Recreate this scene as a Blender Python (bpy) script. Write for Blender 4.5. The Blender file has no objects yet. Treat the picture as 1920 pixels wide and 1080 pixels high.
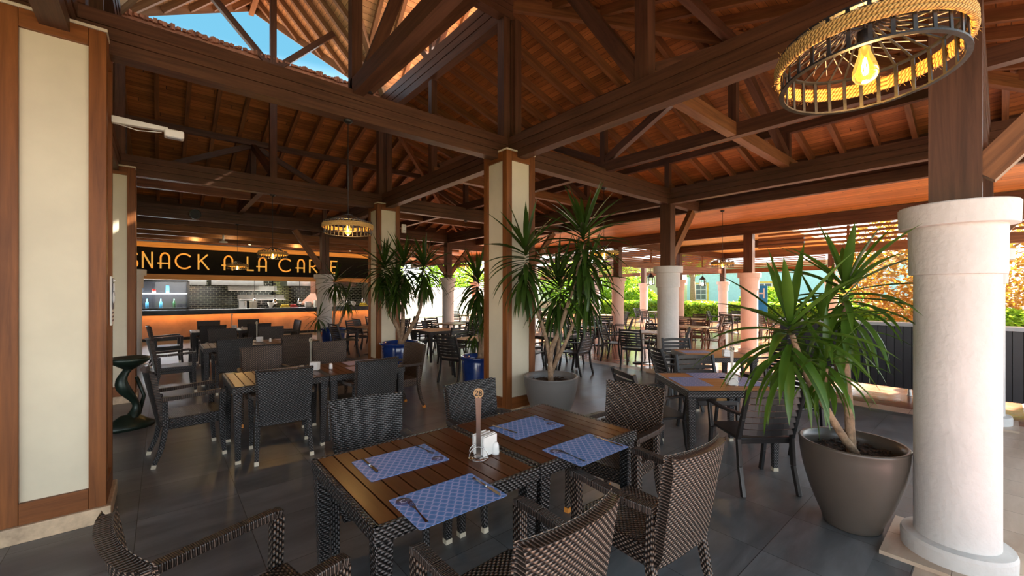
import bpy, math, random
from math import sin, cos, pi, radians as R_
from mathutils import Vector as V, Matrix, noise

C = bpy.context.scene.collection
scene = bpy.context.scene
rnd = random.Random(7)

# ------------------------------------------------------------------ camera, sky, sun, exposure
AZ = R_(49.76)                       # view direction, from the +X axis of the building grid
FX, FY = cos(AZ), sin(AZ)
CAMH = 1.62
cam_d = bpy.data.cameras.new('camera')
cam_d.sensor_width = 36.0
cam_d.lens = 776.0 / 1920.0 * 36.0
cam_d.shift_y = 9.0 / 1920.0
cam_d.clip_end = 500
cam_d.clip_start = 0.05
cam = bpy.data.objects.new('camera', cam_d)
C.objects.link(cam)
cam.location = (0, 0, CAMH)
cam.rotation_euler = (pi / 2, 0, AZ - pi / 2)
scene.camera = cam

scene.view_settings.view_transform = 'Standard'
scene.view_settings.look = 'None'
scene.view_settings.gamma = 1.0
scene.view_settings.use_curve_mapping = False
scene.view_settings.exposure = 1.85
scene.cycles.diffuse_bounces = 6
scene.cycles.max_bounces = 12
scene.cycles.transparent_max_bounces = 12
scene.cycles.sample_clamp_indirect = 6.0

world = bpy.data.worlds.new('world')
scene.world = world
world.use_nodes = True
wn = world.node_tree
wn.nodes.clear()
w_out = wn.nodes.new('ShaderNodeOutputWorld')
w_bg = wn.nodes.new('ShaderNodeBackground')
SUN_EL, SUN_AZ = R_(38), R_(-15)     # sun stands beyond the terrace, towards +X and a little to -Y
w_tc = wn.nodes.new('ShaderNodeTexCoord')
w_sep = wn.nodes.new('ShaderNodeSeparateXYZ')
wn.links.new(w_tc.outputs['Generated'], w_sep.inputs[0])
w_r = wn.nodes.new('ShaderNodeValToRGB')         # clear sky: pale horizon, blue overhead
_e = w_r.color_ramp.elements
while len(_e) < 5: _e.new(0.5)
for _k, (_p, _c) in zip(_e, ((0.0, (0.5, 0.45, 0.40)), (0.02, (1.5, 1.45, 1.38)), (0.25, (0.85, 1.0, 1.15)), (0.45, (0.060, 0.175, 0.25)), (1.0, (0.045, 0.14, 0.24)))):
    _k.position = _p; _k.color = (*_c, 1)
wn.links.new(w_sep.outputs[2], w_r.inputs[0])
w_dot = wn.nodes.new('ShaderNodeVectorMath'); w_dot.operation = 'DOT_PRODUCT'
w_dot.inputs[1].default_value = (cos(SUN_EL) * cos(SUN_AZ), cos(SUN_EL) * sin(SUN_AZ), sin(SUN_EL))
wn.links.new(w_tc.outputs['Generated'], w_dot.inputs[0])
w_m1 = wn.nodes.new('ShaderNodeMath'); w_m1.operation = 'MAXIMUM'; w_m1.inputs[1].default_value = 0.0
w_m2 = wn.nodes.new('ShaderNodeMath'); w_m2.operation = 'POWER'; w_m2.inputs[1].default_value = 12.0
wn.links.new(w_dot.outputs['Value'], w_m1.inputs[0]); wn.links.new(w_m1.outputs[0], w_m2.inputs[0])
w_mix = wn.nodes.new('ShaderNodeMix'); w_mix.data_type = 'RGBA'; w_mix.blend_type = 'ADD'
wn.links.new(w_m2.outputs[0], w_mix.inputs[0])
wn.links.new(w_r.outputs[0], w_mix.inputs[6]); w_mix.inputs[7].default_value = (2.2, 2.1, 1.9, 1)
w_bg.inputs['Strength'].default_value = 1.0
wn.links.new(w_mix.outputs[2], w_bg.inputs[0])
wn.links.new(w_bg.outputs[0], w_out.inputs[0])

sun_d = bpy.data.lights.new('sun', 'SUN')
sun_d.energy = 11.0
sun_d.angle = R_(0.6)
sun_d.color = (1.0, 0.93, 0.82)
sun = bpy.data.objects.new('sun', sun_d)
C.objects.link(sun)
sdir = V((cos(SUN_EL) * cos(SUN_AZ), cos(SUN_EL) * sin(SUN_AZ), sin(SUN_EL)))
sun.rotation_euler = (-sdir).to_track_quat('-Z', 'Y').to_euler()
sun.location = (20, -15, 20)


def area(name, loc, size, energy, color, rot=(0, 0, 0)):
    d = bpy.data.lights.new(name, 'AREA')
    d.shape = 'RECTANGLE'
    d.size, d.size_y = size
    d.energy = energy
    d.color = color
    o = bpy.data.objects.new(name, d)
    C.objects.link(o)
    o.location = loc
    o.rotation_euler = rot
    return o


def point(name, loc, energy, color, r=0.03, parent=None):
    d = bpy.data.lights.new(name, 'POINT')
    d.energy = energy
    d.color = color
    d.shadow_soft_size = r
    o = bpy.data.objects.new(name, d)
    C.objects.link(o)
    o.location = loc
    if parent: o.parent = parent
    return o


# kitchen strip lighting and the warm strip under the counter edge
area('kitchen_light', (1.5, 19.6, 3.0), (8.5, 0.3), 110, (1.0, 0.97, 0.88))
area('counter_strip_light', (2.6, 18.0, 0.86), (9.6, 0.03), 12, (1.0, 0.45, 0.1), (R_(20), 0, 0))
area('sign_strip_light', (2.6, 17.7, 3.28), (9.6, 0.05), 5, (1.0, 0.6, 0.2), (R_(25), 0, 0))

# ------------------------------------------------------------------ materials
MAT = {}


def nt_new(name):
    m = bpy.data.materials.new(name)
    m.use_nodes = True
    n = m.node_tree
    b = n.nodes['Principled BSDF']
    MAT[name] = m
    return m, n, b


def nd(n, t, **k):
    x = n.nodes.new(t)
    for a, v in k.items():
        if a.startswith('i_'):
            x.inputs[a[2:].replace('_', ' ')].default_value = v
        else:
            setattr(x, a, v)
    return x


def ramp(n, fac, stops):
    r = n.nodes.new('ShaderNodeValToRGB')
    e = r.color_ramp.elements
    while len(e) < len(stops): e.new(0.5)
    for k, (p, c) in zip(e, stops):
        k.position = p
        k.color = (*c, 1)
    n.links.new(fac, r.inputs[0])
    return r


def coords(n, kind='UV', scale=(1, 1, 1), per_object=True):
    tc = n.nodes.new('ShaderNodeTexCoord')
    mp = n.nodes.new('ShaderNodeMapping')
    mp.inputs['Scale'].default_value = scale
    n.links.new(tc.outputs[kind], mp.inputs['Vector'])
    if per_object:
        oi = n.nodes.new('ShaderNodeObjectInfo')
        mu = n.nodes.new('ShaderNodeMath'); mu.operation = 'MULTIPLY'; mu.inputs[1].default_value = 37.0
        n.links.new(oi.outputs['Random'], mu.inputs[0])
        cb = n.nodes.new('ShaderNodeCombineXYZ')
        n.links.new(mu.outputs[0], cb.inputs[0]); n.links.new(mu.outputs[0], cb.inputs[2])
        n.links.new(cb.outputs[0], mp.inputs['Location'])
    return mp.outputs[0]


def M_(n, op, a, b=None, c=None):
    x = n.nodes.new('ShaderNodeMath')
    x.operation = op
    for i, v in enumerate((a, b, c)):
        if v is None: continue
        if isinstance(v, (int, float)): x.inputs[i].default_value = v
        else: n.links.new(v, x.inputs[i])
    return x.outputs[0]


def bump(n, b, h, strength=0.3, dist=0.01):
    x = nd(n, 'ShaderNodeBump')
    x.inputs['Strength'].default_value = strength
    x.inputs['Distance'].default_value = dist
    n.links.new(h, x.inputs['Height'])
    n.links.new(x.outputs[0], b.inputs['Normal'])


def wood(name, dark, light, rough=0.45, plank=0.0, gap=0.05, gap_col=(0.01, 0.004, 0.002), knots=True, contrast=1.0):
    """grain runs along U; planks (if any) are laid side by side along V"""
    m, n, b = nt_new(name)
    uv = coords(n, 'UV')
    mp = nd(n, 'ShaderNodeMapping'); mp.inputs['Scale'].default_value = (1.2, 22, 22)
    n.links.new(uv, mp.inputs[0])
    ns = nd(n, 'ShaderNodeTexNoise', i_Scale=1.0, i_Detail=5.0, i_Roughness=0.65, i_Distortion=0.6)
    n.links.new(mp.outputs[0], ns.inputs['Vector'])
    ns2 = nd(n, 'ShaderNodeTexNoise', i_Scale=1.7, i_Detail=2.0)
    n.links.new(uv, ns2.inputs['Vector'])
    f = M_(n, 'ADD', M_(n, 'MULTIPLY', ns.outputs[0], 0.75), M_(n, 'MULTIPLY', ns2.outputs[0], 0.25))
    mid = tuple((a + c) / 2 for a, c in zip(dark, light))
    r = ramp(n, f, [(0.5 - 0.2 / contrast, dark), (0.5, mid), (0.5 + 0.2 / contrast, light)])
    col = r.outputs[0]
    h = f
    if plank:
        sx = nd(n, 'ShaderNodeSeparateXYZ')
        tc = nd(n, 'ShaderNodeTexCoord')
        n.links.new(tc.outputs['UV'], sx.inputs[0])
        q = M_(n, 'DIVIDE', sx.outputs[1], plank)
        fl = M_(n, 'FLOOR', q)
        fr = M_(n, 'FRACT', q)
        # butt joints along each plank
        q2 = M_(n, 'ADD', M_(n, 'DIVIDE', sx.outputs[0], 2.7), M_(n, 'MULTIPLY', fl, 0.371))
        fr2 = M_(n, 'FRACT', q2)
        cbx = nd(n, 'ShaderNodeCombineXYZ')
        n.links.new(fl, cbx.inputs[0]); n.links.new(M_(n, 'FLOOR', q2), cbx.inputs[1])
        wn_ = nd(n, 'ShaderNodeTexWhiteNoise', noise_dimensions='2D')
        n.links.new(cbx.outputs[0], wn_.inputs['Vector'])
        hsv = nd(n, 'ShaderNodeHueSaturation')
        n.links.new(col, hsv.inputs['Color'])
        n.links.new(M_(n, 'ADD', M_(n, 'MULTIPLY', wn_.outputs[0], 0.55), 0.72), hsv.inputs['Value'])
        g = M_(n, 'MAXIMUM', M_(n, 'LESS_THAN', fr, gap), M_(n, 'LESS_THAN', fr2, 0.003))
        mx = nd(n, 'ShaderNodeMix', data_type='RGBA')
        n.links.new(g, mx.inputs[0]); n.links.new(hsv.outputs[0], mx.inputs[6])
        mx.inputs[7].default_value = (*gap_col, 1)
        col = mx.outputs[2]
        h = M_(n, 'SUBTRACT', M_(n, 'MULTIPLY', f, 0.3), g)
    n.links.new(col, b.inputs['Base Color'])
    b.inputs['Roughness'].default_value = rough + 0.06
    b.inputs['Specular IOR Level'].default_value = 0.32
    bump(n, b, h, 0.35, 0.004)
    return m


def plain(name, col, rough=0.5, metal=0.0, var=0.06, scale=6.0, bmp=0.0, bscale=40.0, emit=None, estr=0.0, coat=0.0):
    m, n, b = nt_new(name)
    co = coords(n, 'Object')
    ns = nd(n, 'ShaderNodeTexNoise', i_Scale=scale, i_Detail=4.0, i_Roughness=0.6)
    n.links.new(co, ns.inputs['Vector'])
    d = tuple(max(0, c * (1 - var * 2.2)) for c in col)
    l = tuple(min(1, c * (1 + var * 2.2)) for c in col)
    r = ramp(n, ns.outputs[0], [(0.3, d), (0.7, l)])
    n.links.new(r.outputs[0], b.inputs['Base Color'])
    b.inputs['Roughness'].default_value = rough
    b.inputs['Metallic'].default_value = metal
    b.inputs['Coat Weight'].default_value = coat
    if bmp:
        n2 = nd(n, 'ShaderNodeTexNoise', i_Scale=bscale, i_Detail=3.0)
        n.links.new(co, n2.inputs['Vector'])
        bump(n, b, n2.outputs[0], bmp, 0.01)
    if emit:
        b.inputs['Emission Color'].default_value = (*emit, 1)
        b.inputs['Emission Strength'].default_value = estr
    return m


def wicker(name, dark, light, pu=0.024, pv=0.0105, rough=0.33):
    m, n, b = nt_new(name)
    tc = nd(n, 'ShaderNodeTexCoord')
    sx = nd(n, 'ShaderNodeSeparateXYZ')
    n.links.new(tc.outputs['UV'], sx.inputs[0])
    q = M_(n, 'DIVIDE', sx.outputs[1], pv)
    row = M_(n, 'FLOOR', q)
    fv = M_(n, 'FRACT', q)
    prof = M_(n, 'SQRT', M_(n, 'SINE', M_(n, 'MULTIPLY', fv, pi)))
    ph = M_(n, 'ADD', M_(n, 'DIVIDE', sx.outputs[0], pu), M_(n, 'MULTIPLY', row, 0.5))
    wv = M_(n, 'ADD', M_(n, 'MULTIPLY', M_(n, 'COSINE', M_(n, 'MULTIPLY', ph, 2 * pi)), 0.5), 0.5)
    h = M_(n, 'MULTIPLY', prof, M_(n, 'ADD', M_(n, 'MULTIPLY', wv, 0.8), 0.2))
    ns = nd(n, 'ShaderNodeTexNoise', i_Scale=60.0, i_Detail=2.0)
    n.links.new(tc.outputs['UV'], ns.inputs['Vector'])
    hh = M_(n, 'ADD', h, M_(n, 'MULTIPLY', M_(n, 'SUBTRACT', ns.outputs[0], 0.5), 0.35))
    r = ramp(n, hh, [(0.15, tuple(c * 0.3 for c in dark)), (0.45, dark), (0.98, light)])  # dark gaps, plus crevice shade and strand highlights painted into the colour
    n.links.new(r.outputs[0], b.inputs['Base Color'])
    b.inputs['Roughness'].default_value = rough
    bump(n, b, h, 1.0, 0.006)
    return m


def tiles(name, cols, size=(0.603, 0.599), off=(0, 0), grout=(0.02, 0.018, 0.016), gw=0.004, rough=(0.12, 0.4), brick=0.0, vein=1.0, rot=0.0, bstr=0.2):
    m, n, b = nt_new(name)
    tc = nd(n, 'ShaderNodeTexCoord')
    mp = nd(n, 'ShaderNodeMapping')
    mp.inputs['Location'].default_value = (-off[0], -off[1], 0)
    mp.inputs['Rotation'].default_value = (0, 0, rot)
    n.links.new(tc.outputs['Object'], mp.inputs[0])
    sx = nd(n, 'ShaderNodeSeparateXYZ')
    n.links.new(mp.outputs[0], sx.inputs[0])
    qy = M_(n, 'DIVIDE', sx.outputs[1], size[1])
    ry = M_(n, 'FLOOR', qy)
    qx = M_(n, 'ADD', M_(n, 'DIVIDE', sx.outputs[0], size[0]), M_(n, 'MULTIPLY', M_(n, 'MODULO', ry, 2.0), brick))
    rx = M_(n, 'FLOOR', qx)
    fx, fy = M_(n, 'FRACT', qx), M_(n, 'FRACT', qy)
    g = M_(n, 'MAXIMUM', M_(n, 'LESS_THAN', fx, gw / size[0]), M_(n, 'LESS_THAN', fy, gw / size[1]))
    cb = nd(n, 'ShaderNodeCombineXYZ')
    n.links.new(rx, cb.inputs[0]); n.links.new(ry, cb.inputs[1])
    wn_ = nd(n, 'ShaderNodeTexWhiteNoise', noise_dimensions='2D')
    n.links.new(cb.outputs[0], wn_.inputs['Vector'])
    # per-tile shift of the veining
    ad = nd(n, 'ShaderNodeVectorMath', operation='MULTIPLY_ADD')
    n.links.new(wn_.outputs['Color'], ad.inputs[0]); ad.inputs[1].default_value = (9, 9, 9)
    n.links.new(mp.outputs[0], ad.inputs[2])
    mp2 = nd(n, 'ShaderNodeMapping'); mp2.inputs['Scale'].default_value = (0.7, 2.6, 1)
    n.links.new(ad.outputs[0], mp2.inputs[0])
    ns = nd(n, 'ShaderNodeTexNoise', i_Scale=1.6, i_Detail=7.0, i_Roughness=0.62, i_Distortion=0.5)
    n.links.new(mp2.outputs[0], ns.inputs['Vector'])
    f = M_(n, 'ADD', M_(n, 'MULTIPLY', ns.outputs[0], vein), M_(n, 'MULTIPLY', M_(n, 'SUBTRACT', wn_.outputs[0], 0.5), 0.14))
    r = ramp(n, f, [(0.3, cols[0]), (0.5, cols[1]), (0.72, cols[2])])
    mx = nd(n, 'ShaderNodeMix', data_type='RGBA')
    n.links.new(g, mx.inputs[0]); n.links.new(r.outputs[0], mx.inputs[6]); mx.inputs[7].default_value = (*grout, 1)
    n.links.new(mx.outputs[2], b.inputs['Base Color'])
    mr = nd(n, 'ShaderNodeMapRange')
    n.links.new(ns.outputs[0], mr.inputs[0])
    mr.inputs[3].default_value, mr.inputs[4].default_value = rough
    n.links.new(mr.outputs[0], b.inputs['Roughness'])
    bump(n, b, M_(n, 'SUBTRACT', M_(n, 'MULTIPLY', ns.outputs[0], 0.25), g), bstr, 0.004)
    return m


def glass(name, tint=(1, 1, 1), rough=0.02):
    m, n, b = nt_new(name)
    b.inputs['Base Color'].default_value = (*tint, 1)
    b.inputs['Roughness'].default_value = rough
    b.inputs['Transmission Weight'].default_value = 1.0
    b.inputs['IOR'].default_value = 1.3
    return m


def emission(name, col, s):
    m, n, b = nt_new(name)
    b.inputs['Base Color'].default_value = (*col, 1)
    b.inputs['Emission Color'].default_value = (*col, 1)
    b.inputs['Emission Strength'].default_value = s
    return m


wood('timber', (0.040, 0.017, 0.009), (0.135, 0.058, 0.030), 0.42)
wood('timber_light', (0.09, 0.034, 0.013), (0.30, 0.125, 0.045), 0.42)
wood('boards', (0.21, 0.070, 0.019), (0.52, 0.20, 0.056), 0.42, plank=0.105, gap=0.05)
wood('boards_pale', (0.40, 0.26, 0.13), (0.72, 0.52, 0.30), 0.6, plank=0.105, gap=0.06, gap_col=(0.06, 0.035, 0.02))
wood('rafter_pale', (0.15, 0.085, 0.045), (0.32, 0.20, 0.11), 0.6)
wood('boards_orange', (0.30, 0.105, 0.026), (0.56, 0.235, 0.062), 0.38, plank=0.085, gap=0.05, gap_col=(0.05, 0.015, 0.005))
wood('boards_yellow', (0.50, 0.29, 0.07), (0.78, 0.50, 0.16), 0.45, plank=0.085, gap=0.05, gap_col=(0.1, 0.05, 0.015))
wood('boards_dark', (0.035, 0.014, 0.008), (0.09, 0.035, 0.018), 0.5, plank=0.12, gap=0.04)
wood('sign_board', (0.42, 0.17, 0.04), (0.66, 0.32, 0.09), 0.45)
wood('trim_wood', (0.10, 0.030, 0.007), (0.27, 0.092, 0.022), 0.42)
wood('slats', (0.17, 0.062, 0.022), (0.32, 0.135, 0.05), 0.5)
wood('teak_dark', (0.062, 0.020, 0.007), (0.15, 0.050, 0.016), 0.26)
wood('teak_amber', (0.34, 0.125, 0.030), (0.62, 0.27, 0.075), 0.42)
wood('laminate', (0.30, 0.17, 0.09), (0.46, 0.29, 0.17), 0.3)
plain('groove', (0.008, 0.005, 0.004), 0.6)
plain('panel_paint', (0.64, 0.57, 0.42), 0.6, var=0.035, scale=2.0, bmp=0.06, bscale=18)
plain('plaster', (0.62, 0.60, 0.57), 0.75, var=0.03, scale=3.0, bmp=0.55, bscale=26)
plain('plaster_pink', (0.74, 0.56, 0.47), 0.75, var=0.03, scale=3.0, bmp=0.35, bscale=26)
plain('travertine', (0.50, 0.36, 0.23), 0.5, var=0.16, scale=9.0, bmp=0.15, bscale=30)
plain('counter_stone', (0.42, 0.20, 0.095), 0.4, var=0.14, scale=1.6, bmp=0.05)
plain('roof_tile', (0.36, 0.15, 0.08), 0.8, var=0.2, scale=8.0, bmp=0.5, bscale=12)
plain('black_gloss', (0.012, 0.012, 0.014), 0.12, var=0.05)
plain('sign_black', (0.008, 0.007, 0.006), 0.8, var=0.1)
MAT['sign_black'].node_tree.nodes['Principled BSDF'].inputs['Specular IOR Level'].default_value = 0.1
plain('gold_letter', (0.72, 0.40, 0.08), 0.35, 0.25, var=0.03, emit=(1.0, 0.5, 0.08), estr=0.12)  # gold colour with a faint glow put into the letters
wicker('wicker_brown', (0.018, 0.010, 0.007), (0.27, 0.185, 0.135), pu=0.028, pv=0.0125, rough=0.3)
wicker('wicker_dark', (0.007, 0.006, 0.006), (0.14, 0.13, 0.13), pu=0.028, pv=0.0125, rough=0.3)
wicker('wicker_wrap', (0.03, 0.02, 0.015), (0.17, 0.12, 0.095), pu=0.5, pv=0.0075)
plain('slat_plastic', (0.024, 0.022, 0.022), 0.36, var=0.08)
plain('slat_brown', (0.075, 0.040, 0.025), 0.4, var=0.08)
plain('foot_cream', (0.62, 0.55, 0.42), 0.4)
plain('foot_amber', (0.75, 0.28, 0.05), 0.4)
plain('pot_taupe', (0.090, 0.072, 0.058), 0.33, var=0.04, scale=2, coat=0.1)
plain('pot_grey', (0.16, 0.15, 0.14), 0.42, var=0.04, scale=2)
plain('pot_blue', (0.010, 0.035, 0.17), 0.16, var=0.2, scale=3, coat=0.5)
plain('soil', (0.035, 0.02, 0.013), 0.95, var=0.35, scale=60, bmp=1.0, bscale=90)
plain('soil_chip', (0.07, 0.035, 0.02), 0.9, var=0.3, scale=30)
plain('bark', (0.27, 0.175, 0.105), 0.75, var=0.2, scale=22, bmp=0.5, bscale=60)
plain('steel', (0.55, 0.54, 0.52), 0.28, 1.0, var=0.04)
plain('steel_dull', (0.42, 0.42, 0.40), 0.4, 0.8, var=0.05)
plain('steel_stem', (0.16, 0.12, 0.10), 0.3, 0.9)
plain('chrome', (0.7, 0.68, 0.66), 0.14, 1.0, var=0.02)
plain('white_ceramic', (0.82, 0.81, 0.79), 0.2, var=0.01)
plain('paper_white', (0.80, 0.78, 0.75), 0.8, var=0.03)
plain('white_plastic', (0.75, 0.73, 0.66), 0.4, var=0.02)
plain('cage_metal', (0.045, 0.042, 0.04), 0.42, 0.7, var=0.2, scale=30)
plain('cable_black', (0.012, 0.011, 0.010), 0.5)
plain('brass', (0.30, 0.20, 0.11), 0.35, 0.8)
plain('cast_green', (0.014, 0.026, 0.018), 0.35, 0.3, var=0.15)
plain('dark_panel', (0.020, 0.021, 0.026), 0.32, var=0.06)
plain('grey_panel', (0.10, 0.10, 0.105), 0.45, var=0.04)
plain('grey_top', (0.42, 0.43, 0.44), 0.3)
plain('beige_box', (0.62, 0.50, 0.33), 0.7)
plain('palm_bark', (0.36, 0.31, 0.26), 0.9, var=0.35, scale=14, bmp=1.0, bscale=16)
plain('yellow_wall', (0.92, 0.82, 0.58), 0.8, var=0.02)
plain('blue_wall', (0.50, 0.78, 0.86), 0.8, var=0.03)
plain('yellow_frame', (0.85, 0.58, 0.10), 0.6)
plain('white_frame', (0.82, 0.82, 0.8), 0.5)
plain('window_dark', (0.10, 0.13, 0.15), 0.15)
plain('orange_roof', (0.62, 0.34, 0.20), 0.8, var=0.12)
plain('blue_sign', (0.02, 0.25, 0.60), 0.5)
plain('sign_navy', (0.012, 0.03, 0.065), 0.4)
plain('wall_dark', (0.10, 0.06, 0.04), 0.7)
plain('bottle_green', (0.02, 0.09, 0.03), 0.1)
plain('red_food', (0.5, 0.03, 0.02), 0.4)
plain('yellow_food', (0.75, 0.55, 0.04), 0.4)
plain('cyan_pack', (0.08, 0.35, 0.55), 0.4)
plain('rust_hood', (0.22, 0.09, 0.05), 0.5, 0.3)
emission('bulb_glow', (1.0, 0.66, 0.25), 60.0)
emission('lamp_white', (1.0, 0.82, 0.45), 14.0)
emission('case_light', (0.85, 0.95, 1.0), 9.0)
glass('clear_glass')
glass('amber_glass', (1.0, 0.62, 0.12))
MAT['amber_glass'].node_tree.nodes['Principled BSDF'].inputs['Emission Color'].default_value = (1.0, 0.50, 0.06, 1)
MAT['amber_glass'].node_tree.nodes['Principled BSDF'].inputs['Emission Strength'].default_value = 0.28
tiles('slate', ((0.085, 0.090, 0.094), (0.135, 0.142, 0.148), (0.20, 0.21, 0.22)), off=(-0.136, 0.971 - 2 * 0.599 + 0.0), rough=(0.24, 0.44), bstr=0.1)
tiles('slate_band', ((0.05, 0.055, 0.06), (0.085, 0.095, 0.10), (0.15, 0.165, 0.17)), size=(0.30, 0.30), off=(0, 0.335), rough=(0.2, 0.45))
tiles('terracotta', ((0.27, 0.095, 0.05), (0.37, 0.15, 0.085), (0.48, 0.23, 0.14)), size=(0.33, 0.33), rough=(0.08, 0.25), rot=R_(45), grout=(0.10, 0.05, 0.03))
tiles('pink_planks', ((0.33, 0.18, 0.17), (0.44, 0.26, 0.25), (0.54, 0.36, 0.35)), size=(1.1, 0.16), brick=0.4, rough=(0.35, 0.6), rot=R_(-38), grout=(0.16, 0.09, 0.08))
tiles('beige_tile', ((0.42, 0.30, 0.21), (0.55, 0.42, 0.31), (0.68, 0.55, 0.44)), size=(0.4, 0.4), rough=(0.3, 0.5), grout=(0.16, 0.10, 0.06))


def leafmat(name, a, b_, trans=0.35):
    m, n, b = nt_new(name)
    co = coords(n, 'Object')
    ns = nd(n, 'ShaderNodeTexNoise', i_Scale=3.0, i_Detail=3.0)
    n.links.new(co, ns.inputs['Vector'])
    r = ramp(n, ns.outputs[0], [(0.3, a), (0.7, b_)])
    n.links.new(r.outputs[0], b.inputs['Base Color'])
    b.inputs['Roughness'].default_value = 0.32
    tr = nd(n, 'ShaderNodeBsdfTranslucent')
    mulc = nd(n, 'ShaderNodeMix', data_type='RGBA', blend_type='MULTIPLY')
    mulc.inputs[0].default_value = 1.0
    n.links.new(r.outputs[0], mulc.inputs[6]); mulc.inputs[7].default_value = (1.0, 1.0, 0.5, 1)
    n.links.new(mulc.outputs[2], tr.inputs[0])
    mx = nd(n, 'ShaderNodeMixShader'); mx.inputs[0].default_value = trans
    n.links.new(b.outputs[0], mx.inputs[1]); n.links.new(tr.outputs[0], mx.inputs[2])
    n.links.new(mx.outputs[0], n.nodes['Material Output'].inputs[0])
    return m


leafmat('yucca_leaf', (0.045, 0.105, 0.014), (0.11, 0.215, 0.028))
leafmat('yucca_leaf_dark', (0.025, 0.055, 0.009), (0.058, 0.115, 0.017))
leafmat('hedge_leaf', (0.20, 0.38, 0.03), (0.55, 0.70, 0.10), 0.5)
leafmat('autumn_leaf', (0.42, 0.19, 0.04), (0.62, 0.40, 0.10))
leafmat('grass_leaf', (0.20, 0.25, 0.09), (0.34, 0.36, 0.15))


def mat_placemat():
    m, n, b = nt_new('placemat_print')
    tc = nd(n, 'ShaderNodeTexCoord')
    sx = nd(n, 'ShaderNodeSeparateXYZ')
    n.links.new(tc.outputs['UV'], sx.inputs[0])
    # bands of wavy lines mirrored row by row: a lattice of pointed ovals
    q = M_(n, 'DIVIDE', sx.outputs[1], 0.026)
    s = M_(n, 'MULTIPLY', M_(n, 'SINE', M_(n, 'MULTIPLY', sx.outputs[0], 2 * pi / 0.04)), 0.32)
    a1 = M_(n, 'ABSOLUTE', M_(n, 'SUBTRACT', M_(n, 'FRACT', M_(n, 'ADD', M_(n, 'MULTIPLY', q, 0.5), M_(n, 'MULTIPLY', s, 0.5))), 0.5))
    a2 = M_(n, 'ABSOLUTE', M_(n, 'SUBTRACT', M_(n, 'FRACT', M_(n, 'ADD', M_(n, 'SUBTRACT', M_(n, 'MULTIPLY', q, 0.5), M_(n, 'MULTIPLY', s, 0.5)), 0.5)), 0.5))
    mn = M_(n, 'MINIMUM', a1, a2)
    r = ramp(n, mn, [(0.05, (0.42, 0.46, 0.78)), (0.10, (0.12, 0.27, 0.62)), (0.45, (0.06, 0.20, 0.55))])
    n.links.new(r.outputs[0], b.inputs['Base Color'])
    b.inputs['Roughness'].default_value = 0.45
    return m


mat_placemat()
plain('mat_pink', (0.50, 0.42, 0.55), 0.5, var=0.08, scale=60)
plain('mat_logo', (0.075, 0.07, 0.15), 0.5)
plain('mat_letter', (0.55, 0.57, 0.75), 0.5)


def mat_rope():
    m, n, b = nt_new('rope')
    tc = nd(n, 'ShaderNodeTexCoord')
    sx = nd(n, 'ShaderNodeSeparateXYZ')
    n.links.new(tc.outputs['UV'], sx.inputs[0])
    st = M_(n, 'FRACT', M_(n, 'ADD', M_(n, 'DIVIDE', sx.outputs[0], 0.011), M_(n, 'DIVIDE', sx.outputs[1], 0.02)))
    h = M_(n, 'SINE', M_(n, 'MULTIPLY', st, pi))
    ns = nd(n, 'ShaderNodeTexNoise', i_Scale=200.0, i_Detail=2.0)
    n.links.new(tc.outputs['UV'], ns.inputs['Vector'])
    f = M_(n, 'ADD', M_(n, 'MULTIPLY', h, 0.7), M_(n, 'MULTIPLY', ns.outputs[0], 0.3))
    r = ramp(n, f, [(0.2, (0.13, 0.065, 0.014)), (0.55, (0.42, 0.225, 0.05)), (0.9, (0.62, 0.38, 0.11))])
    n.links.new(r.outputs[0], b.inputs['Base Color'])
    b.inputs['Roughness'].default_value = 0.85
    bump(n, b, f, 0.9, 0.004)


mat_rope()


def mat_bricks():
    m, n, b = nt_new('kitchen_tiles')
    tc = nd(n, 'ShaderNodeTexCoord')
    br = nd(n, 'ShaderNodeTexBrick')
    br.inputs['Scale'].default_value = 1.0
    br.inputs['Brick Width'].default_value = 0.22
    br.inputs['Row Height'].default_value = 0.09
    br.inputs['Mortar Size'].default_value = 0.012
    br.inputs['Color1'].default_value = (0.012, 0.016, 0.014, 1)
    br.inputs['Color2'].default_value = (0.03, 0.04, 0.03, 1)
    br.inputs['Mortar'].default_value = (0.55, 0.60, 0.50, 1)
    n.links.new(tc.outputs['UV'], br.inputs['Vector'])
    n.links.new(br.outputs['Color'], b.inputs['Base Color'])
    b.inputs['Roughness'].default_value = 0.12
    bump(n, b, br.outputs['Fac'], -0.4, 0.01)


mat_bricks()
plain('brick_olive', (0.30, 0.32, 0.14), 0.25, var=0.2, scale=5)


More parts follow.
